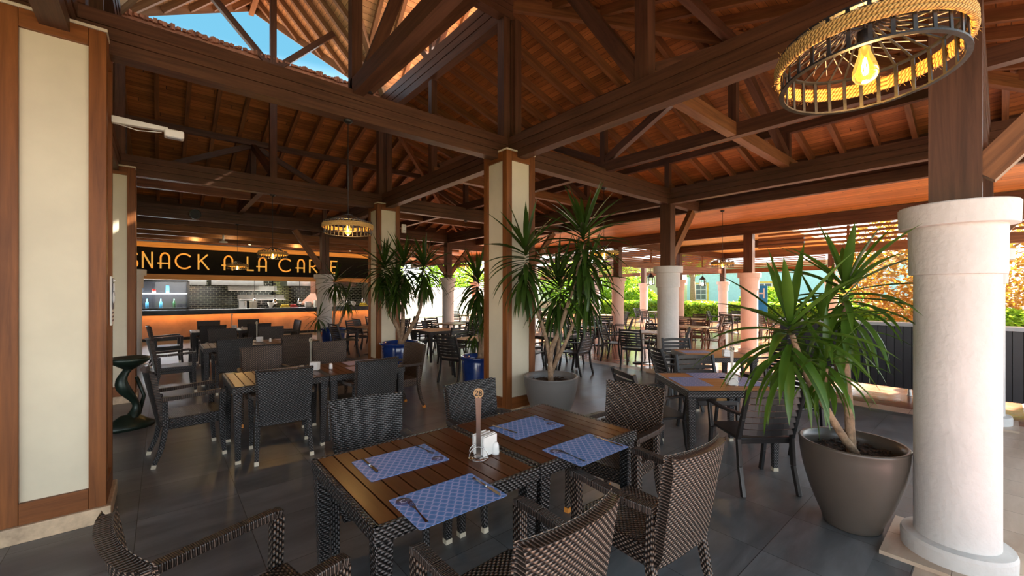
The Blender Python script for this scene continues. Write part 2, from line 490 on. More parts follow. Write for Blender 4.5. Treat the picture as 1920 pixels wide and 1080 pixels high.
# ------------------------------------------------------------------ mesh builder
class MB:
    def __init__(s):
        s.v, s.f, s.m, s.uv, s.sm = [], [], [], [], []

    def vert(s, p):
        s.v.append(tuple(p)); return len(s.v) - 1

    def face(s, idx, uv=None, mi=0, smooth=False):
        s.f.append(tuple(idx)); s.m.append(mi); s.sm.append(smooth)
        if uv is None:
            P = [V(s.v[i]) for i in idx]
            nr = (P[1] - P[0]).cross(P[-1] - P[0])
            a = max(range(3), key=lambda k: abs(nr[k]))
            x, y = [(1, 2), (0, 2), (0, 1)][a]
            uv = [(p[x], p[y]) for p in P]
        s.uv.append([tuple(u) for u in uv])

    def quad(s, a, b, c, d, uv=None, mi=0, smooth=False):
        i = [s.vert(p) for p in (a, b, c, d)]
        s.face(i, uv, mi, smooth)

    def bar(s, p0, p1, w, h, up=(0, 0, 1), mi=0, w1=None, h1=None, ends=True, grain=True):
        """box along p0-p1; w across, h along 'up'"""
        p0, p1 = V(p0), V(p1)
        d = p1 - p0
        L = d.length
        if L < 1e-6: return
        d = d / L
        u = V(up)
        x = d.cross(u)
        if x.length < 1e-4: x = d.cross(V((1, 0, 0)))
        x.normalize(); u = x.cross(d).normalized()
        w1 = w if w1 is None else w1
        h1 = h if h1 is None else h1
        a = [p0 + x * sx * w / 2 + u * sy * h / 2 for sx, sy in ((-1, -1), (1, -1), (1, 1), (-1, 1))]
        b = [p1 + x * sx * w1 / 2 + u * sy * h1 / 2 for sx, sy in ((-1, -1), (1, -1), (1, 1), (-1, 1))]
        i = [s.vert(p) for p in a + b]
        off = 0.0
        for k in range(4):
            k2 = (k + 1) % 4
            ww = w if k in (0, 2) else h
            uv = [(0, off), (0, off + ww), (L, off + ww), (L, off)]
            if not grain: uv = [(v_, u_) for u_, v_ in uv]
            s.face((i[k], i[k2], i[4 + k2], i[4 + k]), uv, mi)
            off += ww
        if ends:
            s.face((i[3], i[2], i[1], i[0]), [(0, 0), (w, 0), (w, h), (0, h)], mi)
            s.face((i[4], i[5], i[6], i[7]), [(0, 0), (w, 0), (w, h), (0, h)], mi)

    def box(s, c, size, mi=0, rz=0.0, grain=None):
        cx, cy, cz = c
        sx, sy, sz = size
        a = max(range(3), key=lambda k: size[k]) if grain is None else grain
        cr, sr = cos(rz), sin(rz)
        T = lambda x, y, z: (cx + x * cr - y * sr, cy + x * sr + y * cr, cz + z)
        if a == 0: s.bar(T(-sx / 2, 0, 0), T(sx / 2, 0, 0), sy, sz, (0, 0, 1), mi)
        elif a == 1: s.bar(T(0, -sy / 2, 0), T(0, sy / 2, 0), sx, sz, (0, 0, 1), mi)
        else: s.bar(T(0, 0, -sz / 2), T(0, 0, sz / 2), sx, sy, (-sr, cr, 0), mi)

    def lathe(s, prof, n=32, c=(0, 0, 0), mi=0, smooth=True, cap0=False, cap1=False, sx=1.0, sy=1.0, sharp=False):
        if sharp:
            for a_, b_ in zip(prof, prof[1:]): s.lathe([a_, b_], n, c, mi, smooth, sx=sx, sy=sy)
            return
        base = len(s.v)
        L = 0; Ls = [0]
        for k in range(1, len(prof)):
            L += math.hypot(prof[k][0] - prof[k - 1][0], prof[k][1] - prof[k - 1][1]); Ls.append(L)
        for r, z in prof:
            for k in range(n):
                t = 2 * pi * k / n
                s.v.append((c[0] + r * cos(t) * sx, c[1] + r * sin(t) * sy, c[2] + z))
        rm = max(p[0] for p in prof)
        for j in range(len(prof) - 1):
            for k in range(n):
                k2 = (k + 1) % n
                a, b_, c_, d = base + j * n + k, base + j * n + k2, base + (j + 1) * n + k2, base + (j + 1) * n + k
                u0, u1 = 2 * pi * rm * k / n, 2 * pi * rm * (k + 1) / n
                s.face((a, b_, c_, d), [(u0, Ls[j]), (u1, Ls[j]), (u1, Ls[j + 1]), (u0, Ls[j + 1])], mi, smooth)
        if cap0: s.face([base + k for k in range(n)][::-1], None, mi)
        if cap1: s.face([base + (len(prof) - 1) * n + k for k in range(n)], None, mi)

    def tube(s, pts, rad, n=8, mi=0, smooth=True, closed=False, flat=1.0):
        pts = [V(p) for p in pts]
        if not hasattr(rad, '__len__'): rad = [rad] * len(pts)
        base = len(s.v)
        N = len(pts)
        L = 0
        prev = None
        Ls = []
        for k, p in enumerate(pts):
            if closed: d = pts[(k + 1) % N] - pts[k - 1]
            else: d = pts[min(k + 1, N - 1)] - pts[max(k - 1, 0)]
            d.normalize()
            if prev is None:
                x = d.cross(V((0, 0, 1)))
                if x.length < 0.1: x = d.cross(V((0, 1, 0)))
            else:
                x = prev - d * prev.dot(d)
            x.normalize(); y = d.cross(x); prev = x
            if k: L += (p - pts[k - 1]).length
            Ls.append(L)
            for q in range(n):
                t = 2 * pi * q / n
                s.v.append(tuple(p + x * cos(t) * rad[k] + y * sin(t) * rad[k] * flat))
        rm = max(rad)
        rng = range(N if closed else N - 1)
        for k in rng:
            k1 = (k + 1) % N
            for q in range(n):
                q2 = (q + 1) % n
                l1 = Ls[k1] if k1 else L
                s.face((base + k * n + q, base + k * n + q2, base + k1 * n + q2, base + k1 * n + q),
                       [(Ls[k], 2 * pi * rm * q / n), (Ls[k], 2 * pi * rm * (q + 1) / n), (l1, 2 * pi * rm * (q + 1) / n), (l1, 2 * pi * rm * q / n)], mi, smooth)
        if not closed:
            s.face([base + q for q in range(n)][::-1], None, mi)
            s.face([base + (N - 1) * n + q for q in range(n)], None, mi)

    def prism(s, poly, z0, z1, mi=0, mi_top=None):
        b = [s.vert((x, y, z0)) for x, y in poly]
        t = [s.vert((x, y, z1)) for x, y in poly]
        n = len(poly)
        s.face(b[::-1], None, mi)
        s.face(t, None, mi if mi_top is None else mi_top)
        for k in range(n):
            k2 = (k + 1) % n
            s.face((b[k], b[k2], t[k2], t[k]), None, mi)

    def build(s, name, mats, parent=None, bevel=0.0, loc=None, shade=None, seg=2):
        me = bpy.data.meshes.new(name)
        me.from_pydata(s.v, [], s.f)
        if isinstance(mats, str): mats = [mats]
        for m in mats: me.materials.append(MAT[m])
        me.polygons.foreach_set('material_index', s.m)
        me.polygons.foreach_set('use_smooth', s.sm if shade is None else [shade] * len(s.f))
        ul = me.uv_layers.new(name='UVMap')
        flat = []
        for u in s.uv:
            for a in u: flat += [a[0], a[1]]
        ul.data.foreach_set('uv', flat)
        me.update()
        o = bpy.data.objects.new(name, me)
        C.objects.link(o)
        if parent: o.parent = parent
        if loc: o.location = loc
        if bevel:
            b = o.modifiers.new('edge', 'BEVEL')
            b.width = bevel; b.segments = seg; b.limit_method = 'ANGLE'; b.angle_limit = R_(50)
        return o


def thing(name, label, cat, loc=(0, 0, 0), rz=0.0, group=None):
    o = bpy.data.objects.new(name, None)
    C.objects.link(o)
    o.location = loc; o.rotation_euler = (0, 0, rz)
    o.empty_display_size = 0.1
    o['label'] = label; o['category'] = cat
    if group: o['group'] = group
    return o


def tag(o, label, cat, group=None, kind=None):
    o['label'] = label; o['category'] = cat
    if group: o['group'] = group
    if kind: o['kind'] = kind
    return o


def structure(o):
    o['kind'] = 'structure'
    return o


def children_of(o):
    return [c for c in KIDS.get(o.name, [])]


KIDS = {}


def index_kids():
    KIDS.clear()
    for o in C.objects:
        if o.parent: KIDS.setdefault(o.parent.name, []).append(o)


def copy_tree(o, label=None, loc=None, rz=None, group=None, parent=None):
    c = o.copy(); C.objects.link(c)
    c.parent = parent
    if loc is not None: c.location = loc
    if rz is not None: c.rotation_euler = (0, 0, rz)
    if label: c['label'] = label
    if group: c['group'] = group
    for ch in KIDS.get(o.name, []): copy_tree(ch, parent=c)
    return c


GX = (-0.55, 3.64, 7.83, 12.02, 16.21, 20.4)
GY = (0.17, 4.36, 8.55, 12.8, 17.0)

# ------------------------------------------------------------------ ground and floors
def slab(name, poly, z0, z1, mat):
    b = MB(); b.prism(poly, z0, z1)
    return structure(b.build(name, mat))


slab('ground_lawn', [(-60, -60), (80, -60), (80, 80), (-60, 80)], -0.30, -0.06, 'grass_leaf')
slab('floor', [(-6.3, 0.505), (7.40, 0.505), (7.40, 18.2), (-6.3, 18.2)], -0.06, 0.0, 'slate')
slab('floor_band', [(-6.3, 0.33), (7.40, 0.33), (7.40, 0.505), (-6.3, 0.505)], -0.06, 0.0, 'slate_band')
slab('floor_band', [(7.40, 0.33), (7.62, 0.33), (7.62, 18.2), (7.40, 18.2)], -0.06, 0.0, 'slate_band')
slab('floor_edge', [(7.62, 0.33), (7.95, 0.33), (7.95, 18.2), (7.62, 18.2)], -0.06, 0.0, 'beige_tile')
slab('floor_edge', [(-6.3, -0.20), (7.95, -0.20), (7.95, 0.33), (-6.3, 0.33)], -0.06, 0.0, 'beige_tile')
slab('floor_terrace', [(7.95, -0.2), (7.95, 24), (24.5, 24), (24.5, -0.2)][::-1], -0.06, 0.0, 'terracotta')
slab('floor_path', [(-8, -4.5), (24.5, -4.5), (24.5, -0.2), (-8, -0.2)], -0.06, 0.0, 'pink_planks')
slab('floor_kitchen', [(-6.3, 18.2), (8.2, 18.2), (8.2, 22.3), (-6.3, 22.3)], -0.06, 0.0, 'beige_tile')

# ------------------------------------------------------------------ roof
def zr(d): return 5.60 - 0.30 * d           # underside of rafters, d = distance out of the inner square


DE = 6.1
SQ = (-0.55, 3.64, 4.36, 8.55)


def side_map(k):
    """(s along the side, d outward, z) -> world, for the four slopes of the ring roof"""
    cx, cy = (SQ[0] + SQ[1]) / 2, (SQ[2] + SQ[3]) / 2
    h = (SQ[1] - SQ[0]) / 2
    if k == 0: return lambda s, d, z: (cx + h + d, cy + s, z)          # +X
    if k == 1: return lambda s, d, z: (cx - s, cy + h + d, z)          # +Y
    if k == 2: return lambda s, d, z: (cx - h - d, cy - s, z)          # -X
    return lambda s, d, z: (cx + s, cy - h - d, z)                     # -Y


H0 = (SQ[1] - SQ[0]) / 2
TH = math.hypot(1, 0.3)
for k in range(4):
    f = side_map(k)
    b = MB()
    zb = lambda d: zr(d) + 0.13
    poly = [(-H0, 0), (H0, 0), (H0 + DE, DE), (-H0 - DE, DE)]
    lo = [f(s, d, zb(d)) for s, d in poly]
    up = [f(s, d, zb(d) + 0.12) for s, d in poly]
    uv = [(s, d * TH) for s, d in poly]
    i = [b.vert(p) for p in lo]; j = [b.vert(p) for p in up]
    b.face(i, uv, 0); b.face(j[::-1], uv[::-1], 1)
    for q in range(4):
        q2 = (q + 1) % 4
        b.face((i[q], i[q2], j[q2], j[q]), None, 1)
    # ragged tile ends along the top edge, seen against the sky
    s = -H0
    while s < H0 and k != 0:
        b.box(f(s, -0.02, zb(0) + 0.12 + 0.02 * rnd.random()), (0.05, 0.06, 0.03 + 0.07 * rnd.random() ** 2), 1, rz=rnd.random())
        s += 0.03 + 0.05 * rnd.random()
    structure(b.build('roof', ['boards', 'roof_tile']))
    # rafters
    s = -H0 - DE + 0.35
    while s < H0 + DE - 0.3:
        d0 = max(0.0, abs(s) - H0)
        far_left = (k == 2)
        if d0 < DE - 0.3 and not (far_left and abs(s) > 4):
            bb = MB()
            bb.bar(f(s, d0, zr(d0) + 0.065), f(s, DE - 0.05, zr(DE - 0.05) + 0.065), 0.065, 0.13)
            structure(bb.build('ceiling_rafter', 'timber_light'))
        s += 0.4505
    # purlins
    for d in (2.095, 4.19):
        bb = MB()
        bb.bar(f(-H0 - d, d, zr(d) - 0.06), f(H0 + d, d, zr(d) - 0.06), 0.09, 0.12)
        structure(bb.build('ceiling_purlin', 'timber'))
    # eave board
    bb = MB(); d = 5.42
    bb.bar(f(-H0 - d, d, 3.50), f(H0 + d, d, 3.50), 0.12, 0.18)
    structure(bb.build('ceiling_eave_beam', 'timber'))
    if k != 3:  # added board, shuts out the sky light above the eave beam
        bb = MB(); d = 5.44
        bb.bar(f(-H0 - d, d, 3.86), f(H0 + d, d, 3.86), 0.03, 0.54)
        structure(bb.build('ceiling_eave_light_block', 'timber'))
    # hip
    bb = MB()
    bb.bar(f(H0, 0, zr(0) - 0.02), f(H0 + DE - 0.1, DE - 0.1, zr(DE - 0.1) - 0.02), 0.08, 0.17)
    structure(bb.build('ceiling_hip_beam', 'timber_light'))


def beam(p0, p1, w=0.18, h=0.30, mat='timber', name='ceiling_beam', steps=True):
    """built-up beam: stepped courses, the lower ones narrower"""
    b = MB()
    if steps:
        p0, p1 = V(p0), V(p1)
        for dz, hh, ww in ((h * 0.33, h * 0.34, w), (0.0, h * 0.30, w * 0.90), (-h * 0.33, h * 0.34, w * 0.78)):
            o = V((0, 0, dz)); b.bar(p0 + o, p1 + o, ww, hh)
    else:
        b.bar(p0, p1, w, h)
    return structure(b.build(name, mat))


ZB = 3.55
# main grid beams (each span its own timber)
for x in (-0.55, 3.64, 7.83):
    ys = [-1.2, 0.17, 4.36, 8.55, 12.8, 14.0]
    for a, c in zip(ys, ys[1:]): beam((x, a, ZB), (x, c, ZB))
for y in (0.17, 4.36, 8.55, 12.8):
    xs = [-4.7, -0.55, 3.64, 7.83, 9.12]
    for a, c in zip(xs, xs[1:]): beam((a, y, ZB), (c, y, ZB - 0.0), 0.179, 0.298)
# mid-span ties
for x, spans in ((1.545, ((0.17, 4.36), (8.55, 12.8))), (5.735, ((-1.2, 0.17), (0.17, 4.36), (4.36, 8.55), (8.55, 12.8)))):
    for a, c in spans: beam((x, a, 3.74), (x, c, 3.74), 0.11, 0.17, steps=False, name='ceiling_tie')
for y, spans in ((2.27, ((-4.7, -0.55), (3.64, 7.83), (7.83, 9.1))), (6.46, ((-4.7, -0.55), (3.64, 7.83), (7.83, 9.1))), (10.7, ((-4.7, -0.55), (-0.55, 3.64), (3.64, 7.83), (7.83, 9.1)))):
    for a, c in spans: beam((a, y, 3.745), (c, y, 3.745), 0.112, 0.168, steps=False, name='ceiling_tie', mat='timber_light')


def stick(p0, p1, w=0.10, h=0.10, mat='timber', name='ceiling_brace'):
    b = MB(); b.bar(p0, p1, w, h)
    return structure(b.build(name, mat))


# upper ring around the opening, and the doubled posts under it
RZ = 5.47
for a, c in (((-0.55, 4.36), (3.64, 4.36)), ((3.64, 4.36), (3.64, 8.55)), ((3.64, 8.55), (-0.55, 8.55)), ((-0.55, 8.55), (-0.55, 4.36))):
    tall = a[0] == c[0]
    beam((*a, RZ + (0.12 if tall else 0)), (*c, RZ + (0.12 if tall else 0)), 0.18, 0.42 if tall else 0.26, name='ceiling_ring_beam')
for x in (-0.55, 3.64):
    for y in (4.36, 8.55):
        b = MB()
        b.box((x - 0.075, y + 0.02, 4.52), (0.12, 0.14, 1.64)); b.box((x + 0.075, y - 0.02, 4.52), (0.11, 0.17, 1.64)); b.box((x, y, 4.52), (0.05, 0.10, 1.63))
        structure(b.build('ceiling_post', 'timber'))
# king posts standing on mid-spans of the ring beams, with their struts
for (x, y, dx, dy) in ((1.545, 4.36, 1, 0), (1.545, 8.55, 1, 0), (3.64, 6.46, 0, 1), (-0.55, 6.46, 0, 1)):
    stick((x, y, 3.70), (x, y, 5.34), 0.11, 0.11, name='ceiling_post')
    stick((x, y, 5.6), (x, y, 7.85), 0.10, 0.10, name='ceiling_post', mat='timber')
    for sg in (-1, 1):
        stick((x, y, 5.66), (x + sg * dx * 1.05, y + sg * dy * 1.05, 6.75), 0.09, 0.10)
stick((1.60, 4.36, 3.76), (2.16, 4.36, 5.36), 0.10, 0.12)
stick((1.66, 4.36, 3.78), (3.05, 4.36, 5.40), 0.11, 0.15)
# trusses of the ring bays
for (x, y) in ((3.64, 2.27), (5.735, 0.17)):
    pass
stick((3.64, 2.27, 3.70), (3.64, 2.27, 4.86), 0.14, 0.14, name='ceiling_post')
stick((3.64, 2.31, 3.74), (3.64, 3.30, 5.22), 0.12, 0.15)
stick((3.64, 10.7, 3.70), (3.64, 10.7, 4.86), 0.12, 0.12, name='ceiling_post')
for y in (2.27, 4.36, 6.46, 8.55, 10.7):
    stick((5.735, y, 3.82), (5.735, y, 4.85), 0.10, 0.10, name='ceiling_post')
for y in (0.17, 2.27, 4.36, 6.46, 8.55):
    stick((7.83, y, 3.70), (7.83, y, 4.23), 0.10, 0.10, name='ceiling_post')
for x in (-0.55, 1.545, 3.64, 5.735):
    stick((x, 12.8, 3.70), (x, 12.8, 4.23), 0.10, 0.10, name='ceiling_post')
    if x != 3.64 and x != 5.735: stick((x, 10.7, 3.82), (x, 10.7, 4.85), 0.10, 0.10, name='ceiling_post')
for x in (-0.55, 1.545, 3.64, 5.735, 7.83):
    stick((x, 0.17, 3.70), (x, 0.17, 4.23), 0.10, 0.10, name='ceiling_post')
for y in (2.27, 6.46):
    stick((7.80, y, 3.84), (5.80, y, 4.84), 0.09, 0.13)
    stick((5.735, y - 0.05 if y > 3 else y + 0.05, 4.84), (5.735, 4.36 + (0.06 if y > 3 else -0.06), 3.86), 0.10, 0.12)
    stick((5.67, y, 4.84), (3.76, y, 3.86), 0.09, 0.11)
for sx in (-1, 1):
    stick((1.545 + sx * 0.05, 10.7, 4.86), (1.545 + sx * 2.05, 10.7, 3.86), 0.08, 0.11)
stick((1.545, 10.66, 4.84), (1.545, 8.70, 3.86), 0.09, 0.12)
stick((1.545, 10.74, 4.84), (1.545, 12.7, 3.86), 0.09, 0.12)
stick((3.70, 10.7, 3.86), (5.68, 10.7, 4.84), 0.08, 0.11)
stick((5.79, 10.7, 4.84), (7.75, 10.7, 3.86), 0.08, 0.11)

# lantern roof: four crossed gables whose ridges run out past the ring
TC = (1.545, 6.455)
RIDGE, PROW = 8.05, 4.55
tips = [(TC[0], TC[1] + PROW), (TC[0] + PROW, TC[1]), (TC[0], TC[1] - PROW), (TC[0] - PROW, TC[1])]
crn = [(3.72, 8.63), (3.72, 4.28), (-0.63, 4.28), (-0.63, 8.63)]
for k in range(4):
    tip = tips[k]
    for c, sgn in ((crn[k], 1), (crn[k - 1], -1)):
        b = MB()
        P = [(*TC, RIDGE + 0.1), (*tip, RIDGE + 0.1), (*c, 5.86)]
        U = V((tip[0] - TC[0], tip[1] - TC[1], 0)).normalized()
        W = (V(P[2]) - V(P[0])); W = (W - U * W.dot(U)).normalized()
        uv = [((V(p) - V(P[0])).dot(U), (V(p) - V(P[0])).dot(W)) for p in P]
        nrm = U.cross(W).normalized()
        if nrm.z < 0: nrm = -nrm
        up = [tuple(V(p) + nrm * 0.07) for p in P]
        i = [b.vert(p) for p in P]; j = [b.vert(p) for p in up]
        b.face(i, uv, 0); b.face(j[::-1], uv[::-1], 1)
        for q in range(3):
            q2 = (q + 1) % 3
            b.face((i[q], i[q2], j[q2], j[q]), None, 2)
        structure(b.build('roof_lantern', ['boards_pale', 'roof_tile', 'rafter_pale']))
        # edge board along the open gable edge
        bb = MB(); bb.bar(V(P[1]) - nrm * 0.04, V(P[2]) - nrm * 0.04, 0.05, 0.16)
        structure(bb.build('ceiling_gable_board', 'rafter_pale'))
        # rafters, perpendicular to the ridge
        t = 0.3
        while t < PROW - 0.1:
            p0 = V(P[0]) + U * t
            # where the slope ends: valley (t < corner) or gable edge
            cu = (V(P[2]) - V(P[0])).dot(U); cw = (V(P[2]) - V(P[0])).dot(W)
            w = cw * (t / cu) if t < cu else cw * (PROW - t) / (PROW - cu)
            if w > 0.25:
                bb = MB(); bb.bar(p0 - nrm * 0.05, p0 + W * w - nrm * 0.05, 0.07, 0.10, up=tuple(nrm))
                structure(bb.build('ceiling_rafter', 'rafter_pale'))
            t += 0.42
    bb = MB(); bb.bar((*TC, RIDGE - 0.06), (tip[0] * 0.995 + TC[0] * 0.005, tip[1] * 0.995 + TC[1] * 0.005, RIDGE - 0.06), 0.10, 0.18)
    structure(bb.build('ceiling_ridge_beam', 'rafter_pale'))
    bb = MB(); bb.bar((*TC, RIDGE - 0.04), (*crn[k], 5.74), 0.09, 0.16)
    structure(bb.build('ceiling_valley_beam', 'rafter_pale'))


def flat_ceiling(name, x0, x1, y0, y1, z, mat, along='y', t=0.10):
    b = MB()
    p = [(x0, y0), (x1, y0), (x1, y1), (x0, y1)]
    i = [b.vert((*q, z)) for q in p]; j = [b.vert((*q, z + t)) for q in p]
    uv = [(q[1], q[0]) if along == 'y' else q for q in p]
    b.face(i[::-1], uv[::-1], 0); b.face(j, uv, 1)
    for q in range(4):
        q2 = (q + 1) % 4
        b.face((i[q], i[q2], j[q2], j[q]), None, 1)
    return structure(b.build(name, [mat, 'roof_tile']))


# terrace ceilings beyond the eaves
flat_ceiling('ceiling_terrace', 9.12, 12.3, -2.6, 24, 3.50, 'boards_orange')
flat_ceiling('ceiling_terrace', 12.3, 20.6, 4.1, 8.7, 3.50, 'boards_yellow')
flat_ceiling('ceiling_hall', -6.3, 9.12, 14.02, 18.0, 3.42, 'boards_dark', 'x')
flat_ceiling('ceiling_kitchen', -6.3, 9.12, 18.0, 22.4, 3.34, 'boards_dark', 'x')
for y in (14.1, 15.2, 16.4):
    beam((-6.0, y, 3.33), (9.1, y, 3.33), 0.12, 0.17, steps=False, mat='timber_light')
# beams over the outer posts and the rows running on through the terrace
for a, c in zip(GY[:-1] + (17.0, 21.2), GY[1:] + (21.2, 24)):
    if c > a: beam((12.02, a, 3.335), (12.02, c, 3.335), 0.16, 0.30)
beam((12.02, -2.5, 3.335), (12.02, 0.17, 3.335), 0.16, 0.30)
for x0, x1 in ((12.02, 16.21), (16.21, 20.4)):
    beam((x0, 8.55, 3.36), (x1, 8.55, 3.36), 0.16, 0.26)
    beam((x0, 12.8, 3.36), (x1, 12.8, 3.36), 0.16, 0.26)
for y0, y1 in ((4.2, 8.55), (8.55, 12.8), (12.8, 17.0), (17.0, 21.2)):
    beam((20.4, y0, 3.36), (20.4, y1, 3.36), 0.16, 0.26)
    beam((16.21, y0, 3.36), (16.21, y1, 3.36), 0.15, 0.25)
for y in (12.8, 17.0, 21.2):
    beam((7.83, y, ZB - 0.25), (12.02, y, ZB - 0.25), 0.14, 0.22)


def lattice(p0, p1, z0, z1, label, n, post=0.0):
    """louvred screen: horizontal boards between a bottom rail and the beam"""
    t = thing('louvre_screen', label, 'screen', (p0[0], p0[1], z0))
    dx, dy = p1[0] - p0[0], p1[1] - p0[1]
    L = math.hypot(dx, dy); ux, uy = dx / L, dy / L
    b = MB()
    for k in range(n):
        z = (z1 - z0) * (k + 0.7) / (n + 0.2)
        b.bar((ux * 0.06, uy * 0.06, z), (dx - ux * 0.06, dy - uy * 0.06, z), 0.018, (z1 - z0) / n * 0.52)
    b.build('louvres', 'slats', t)
    b = MB(); b.bar((0, 0, -0.10), (dx, dy, -0.10), 0.10, 0.20)
    b.build('bottom_rail', 'timber_light', t)
    m = max(1, int(L / 1.4))
    for k in range(1, m):
        b = MB(); b.bar((dx * k / m, dy * k / m, 0), (dx * k / m, dy * k / m, z1 - z0), 0.06, 0.05, up=(ux, uy, 0))
        b.build('upright', 'timber_light', t)
    return t


lattice((12.02, 4.2), (12.02, 0.33), 2.74, 3.17, 'shallow louvred screen above the dark bar front', 4)
lattice((12.02, 0.0), (12.02, -2.4), 2.74, 3.17, 'short louvred screen past the end of the dark bar front', 4)
lattice((12.2, 8.55), (16.05, 8.55), 2.74, 3.23, 'deep louvred screen over the hanging lanterns, nearer half', 6)
lattice((16.37, 8.55), (20.2, 8.55), 2.74, 3.23, 'deep louvred screen between slim posts, farther half', 6)
lattice((20.4, 4.5), (20.4, 8.4), 2.74, 3.23, 'louvred screen before the blue house, past the slim white column', 6)
lattice((20.4, 8.7), (20.4, 12.6), 2.74, 3.23, 'louvred screen facing the yellow house, corner bay', 6)
lattice((20.4, 13.0), (20.4, 16.8), 2.74, 3.23, 'louvred screen facing the yellow house, middle bay', 6)
lattice((20.4, 17.2), (20.4, 21.0), 2.74, 3.23, 'louvred screen facing the yellow house, end bay', 6)


# ------------------------------------------------------------------ walls
def wall(name, x0, x1, y0, y1, z0, z1, mat):
    b = MB(); b.prism([(x0, y0), (x1, y0), (x1, y1), (x0, y1)], z0, z1)
    return structure(b.build(name, mat))


wall('wall_left_light_block', -6.5, -6.3, 4.0, 22.5, -0.06, 3.9, 'wall_dark')  # unseen wall, added to keep the hall dark
wall('wall_kitchen_end', 8.2, 8.35, 18.0, 22.4, -0.06, 3.34, 'panel_paint')
b = MB()
b.quad((-6.3, 22.2, 0), (8.2, 22.2, 0), (8.2, 22.2, 3.4), (-6.3, 22.2, 3.4), [(0, 0), (14.5, 0), (14.5, 3.4), (0, 3.4)])
b.box((0.95, 22.3, 1.6), (14.5, 0.16, 3.4))
structure(b.build('wall_kitchen', 'kitchen_tiles'))

# ------------------------------------------------------------------ columns
def square_column(x, y, label):
    t = thing('square_column', label, 'column', (x, y, 0), 0, 'square white panelled columns')
    w = 0.50; top = 3.47
    b = MB(); b.box((0, 0, top / 2 + 0.06), (w - 0.05, w - 0.05, top - 0.12)); b.build('painted_panel', 'panel_paint', t)
    b = MB(); b.box((0, 0, 0.055), (w + 0.05, w + 0.05, 0.11)); b.build('stone_base', 'travertine', t, 0.006)
    for sx in (-1, 1):
        for sy in (-1, 1):
            b = MB(); e = 0.045
            b.box((sx * (w / 2 - e), sy * (w / 2 - e), (top + 0.11) / 2), (2 * e, 2 * e, top - 0.11)); b.build('corner_board', 'trim_wood', t, 0.004)
    for z in (0.18, top - 0.06):
        for k in range(4):
            b = MB(); a = pi / 2 * k
            c, s = cos(a), sin(a)
            b.box((c * (w / 2 - 0.014), s * (w / 2 - 0.014), z), (0.03, w - 0.182, 0.12 if z > 1 else 0.14), rz=a)
            b.build('cross_board', 'trim_wood', t, 0.003)
    b = MB(); b.box((0, 0, top + 0.012), (w + 0.01, w + 0.01, 0.02)); b.build('mortar_cap', 'panel_paint', t)
    return t


square_column(-0.55, 4.36, 'white panelled square column framed in brown boards, wide face close up beside accessible sign')
square_column(3.64, 4.36, 'white panelled square column rising beside the grey potted yucca')
square_column(3.64, 8.55, 'white panelled square column behind the blue glazed yucca pot')
square_column(-0.55, 8.55, 'white panelled square column half hidden, next to the green cast stand')


def round_column(x, y, label, mat='plaster', r=0.205, n=48, beamz=3.40, group=None, brace=None, near=False):
    t = thing('round_column', label, 'column', (x, y, 0), 0, group)
    b = MB(); b.box((0, 0, 0.008), (0.62, 0.62, 0.03)); b.build('stone_pad', 'beige_tile', t)
    b = MB(); b.lathe([(r + 0.06, 0.02), (r + 0.062, 0.10), (r + 0.055, 0.12), (r - 0.004, 0.126)], n, sharp=True); b.build('column_base', mat, t)
    b = MB(); b.lathe([(r, 0.12), (r, 1.74)], n); b.build('shaft', mat, t)
    k = r / 0.205
    b = MB(); b.lathe([(r, 1.73), (r + 0.024 * k, 1.732), (r + 0.028 * k, 2.02), (r + 0.076 * k, 2.022), (r + 0.08 * k, 2.145), (r + 0.074 * k, 2.152), (0.02, 2.153)], n, sharp=True)
    b.build('capital', mat, t)
    b = MB()
    b.box((-0.055, 0, (2.15 + beamz) / 2), (0.10, 0.22, beamz - 2.15)); b.box((0.055, 0, (2.15 + beamz) / 2), (0.10, 0.20, beamz - 2.15))
    b.build('timber_post', 'timber', t)
    if brace:
        for bx, by in brace:
            b = MB(); L = 1.0
            b.bar((bx * 0.10, by * 0.10, 2.32), (bx * L, by * L, 3.38), 0.10, 0.15)
            b.build('knee_brace', 'timber_light', t)
    return t


round_column(3.715, 0.18, 'big white round column close up with thick ring capital', r=0.188, n=72, brace=[(0, -1)])
round_column(7.83, 4.36, 'white round column behind the number 24 table, brace to the eave', brace=[(1, 0)])
round_column(7.83, 0.17, 'white round column mostly hidden behind the big close round column', brace=[(0, -1)])
round_column(7.83, 8.55, 'white round column on terrace edge behind the grey potted yucca', brace=[(1, 0)])
round_column(3.64, 12.8, 'white round column before the kitchen counter behind the smallest blue pot', brace=[(-0.8, 0.0)])
round_column(7.83, 12.8, 'white round column with crossed braces seen between two blue pots', brace=[(1, 0), (-1, 0)])
round_column(-0.55, 12.8, 'white round column at the kitchen end under the start of the sign')
round_column(12.02, 4.36, 'pinkish round column with timber post carrying the shallow louvred screen', 'plaster_pink', beamz=3.19)
round_column(12.02, 0.17, 'pinkish round column standing past the end of dark bar', 'plaster_pink', beamz=3.19)
round_column(12.02, 8.55, 'pinkish round column beside a slatted chair, knobbly capital', 'plaster_pink', beamz=3.19)
round_column(16.21, 8.55, 'pinkish round column just behind the white column with the brace', 'plaster_pink', beamz=3.23)
round_column(20.4, 8.55, 'slim far white column below the terrace cage lamp', 'plaster', beamz=3.23)
round_column(12.02, 12.8, 'pale round column seen through leaves of the tall yucca', 'plaster', beamz=3.19)
round_column(16.21, 12.8, 'white round column before the hedge, seen past hanging yucca leaves', 'plaster', beamz=3.23)
round_column(20.4, 4.36, 'small far white column lost behind the taupe pot yucca', 'plaster', beamz=3.23)
round_column(20.4, 12.8, 'small pinkish column before the hedge under the louvred screen', 'plaster_pink', beamz=3.23)
round_column(20.4, 17.0, 'small far pinkish column amid yucca stems', 'plaster_pink', beamz=3.23)
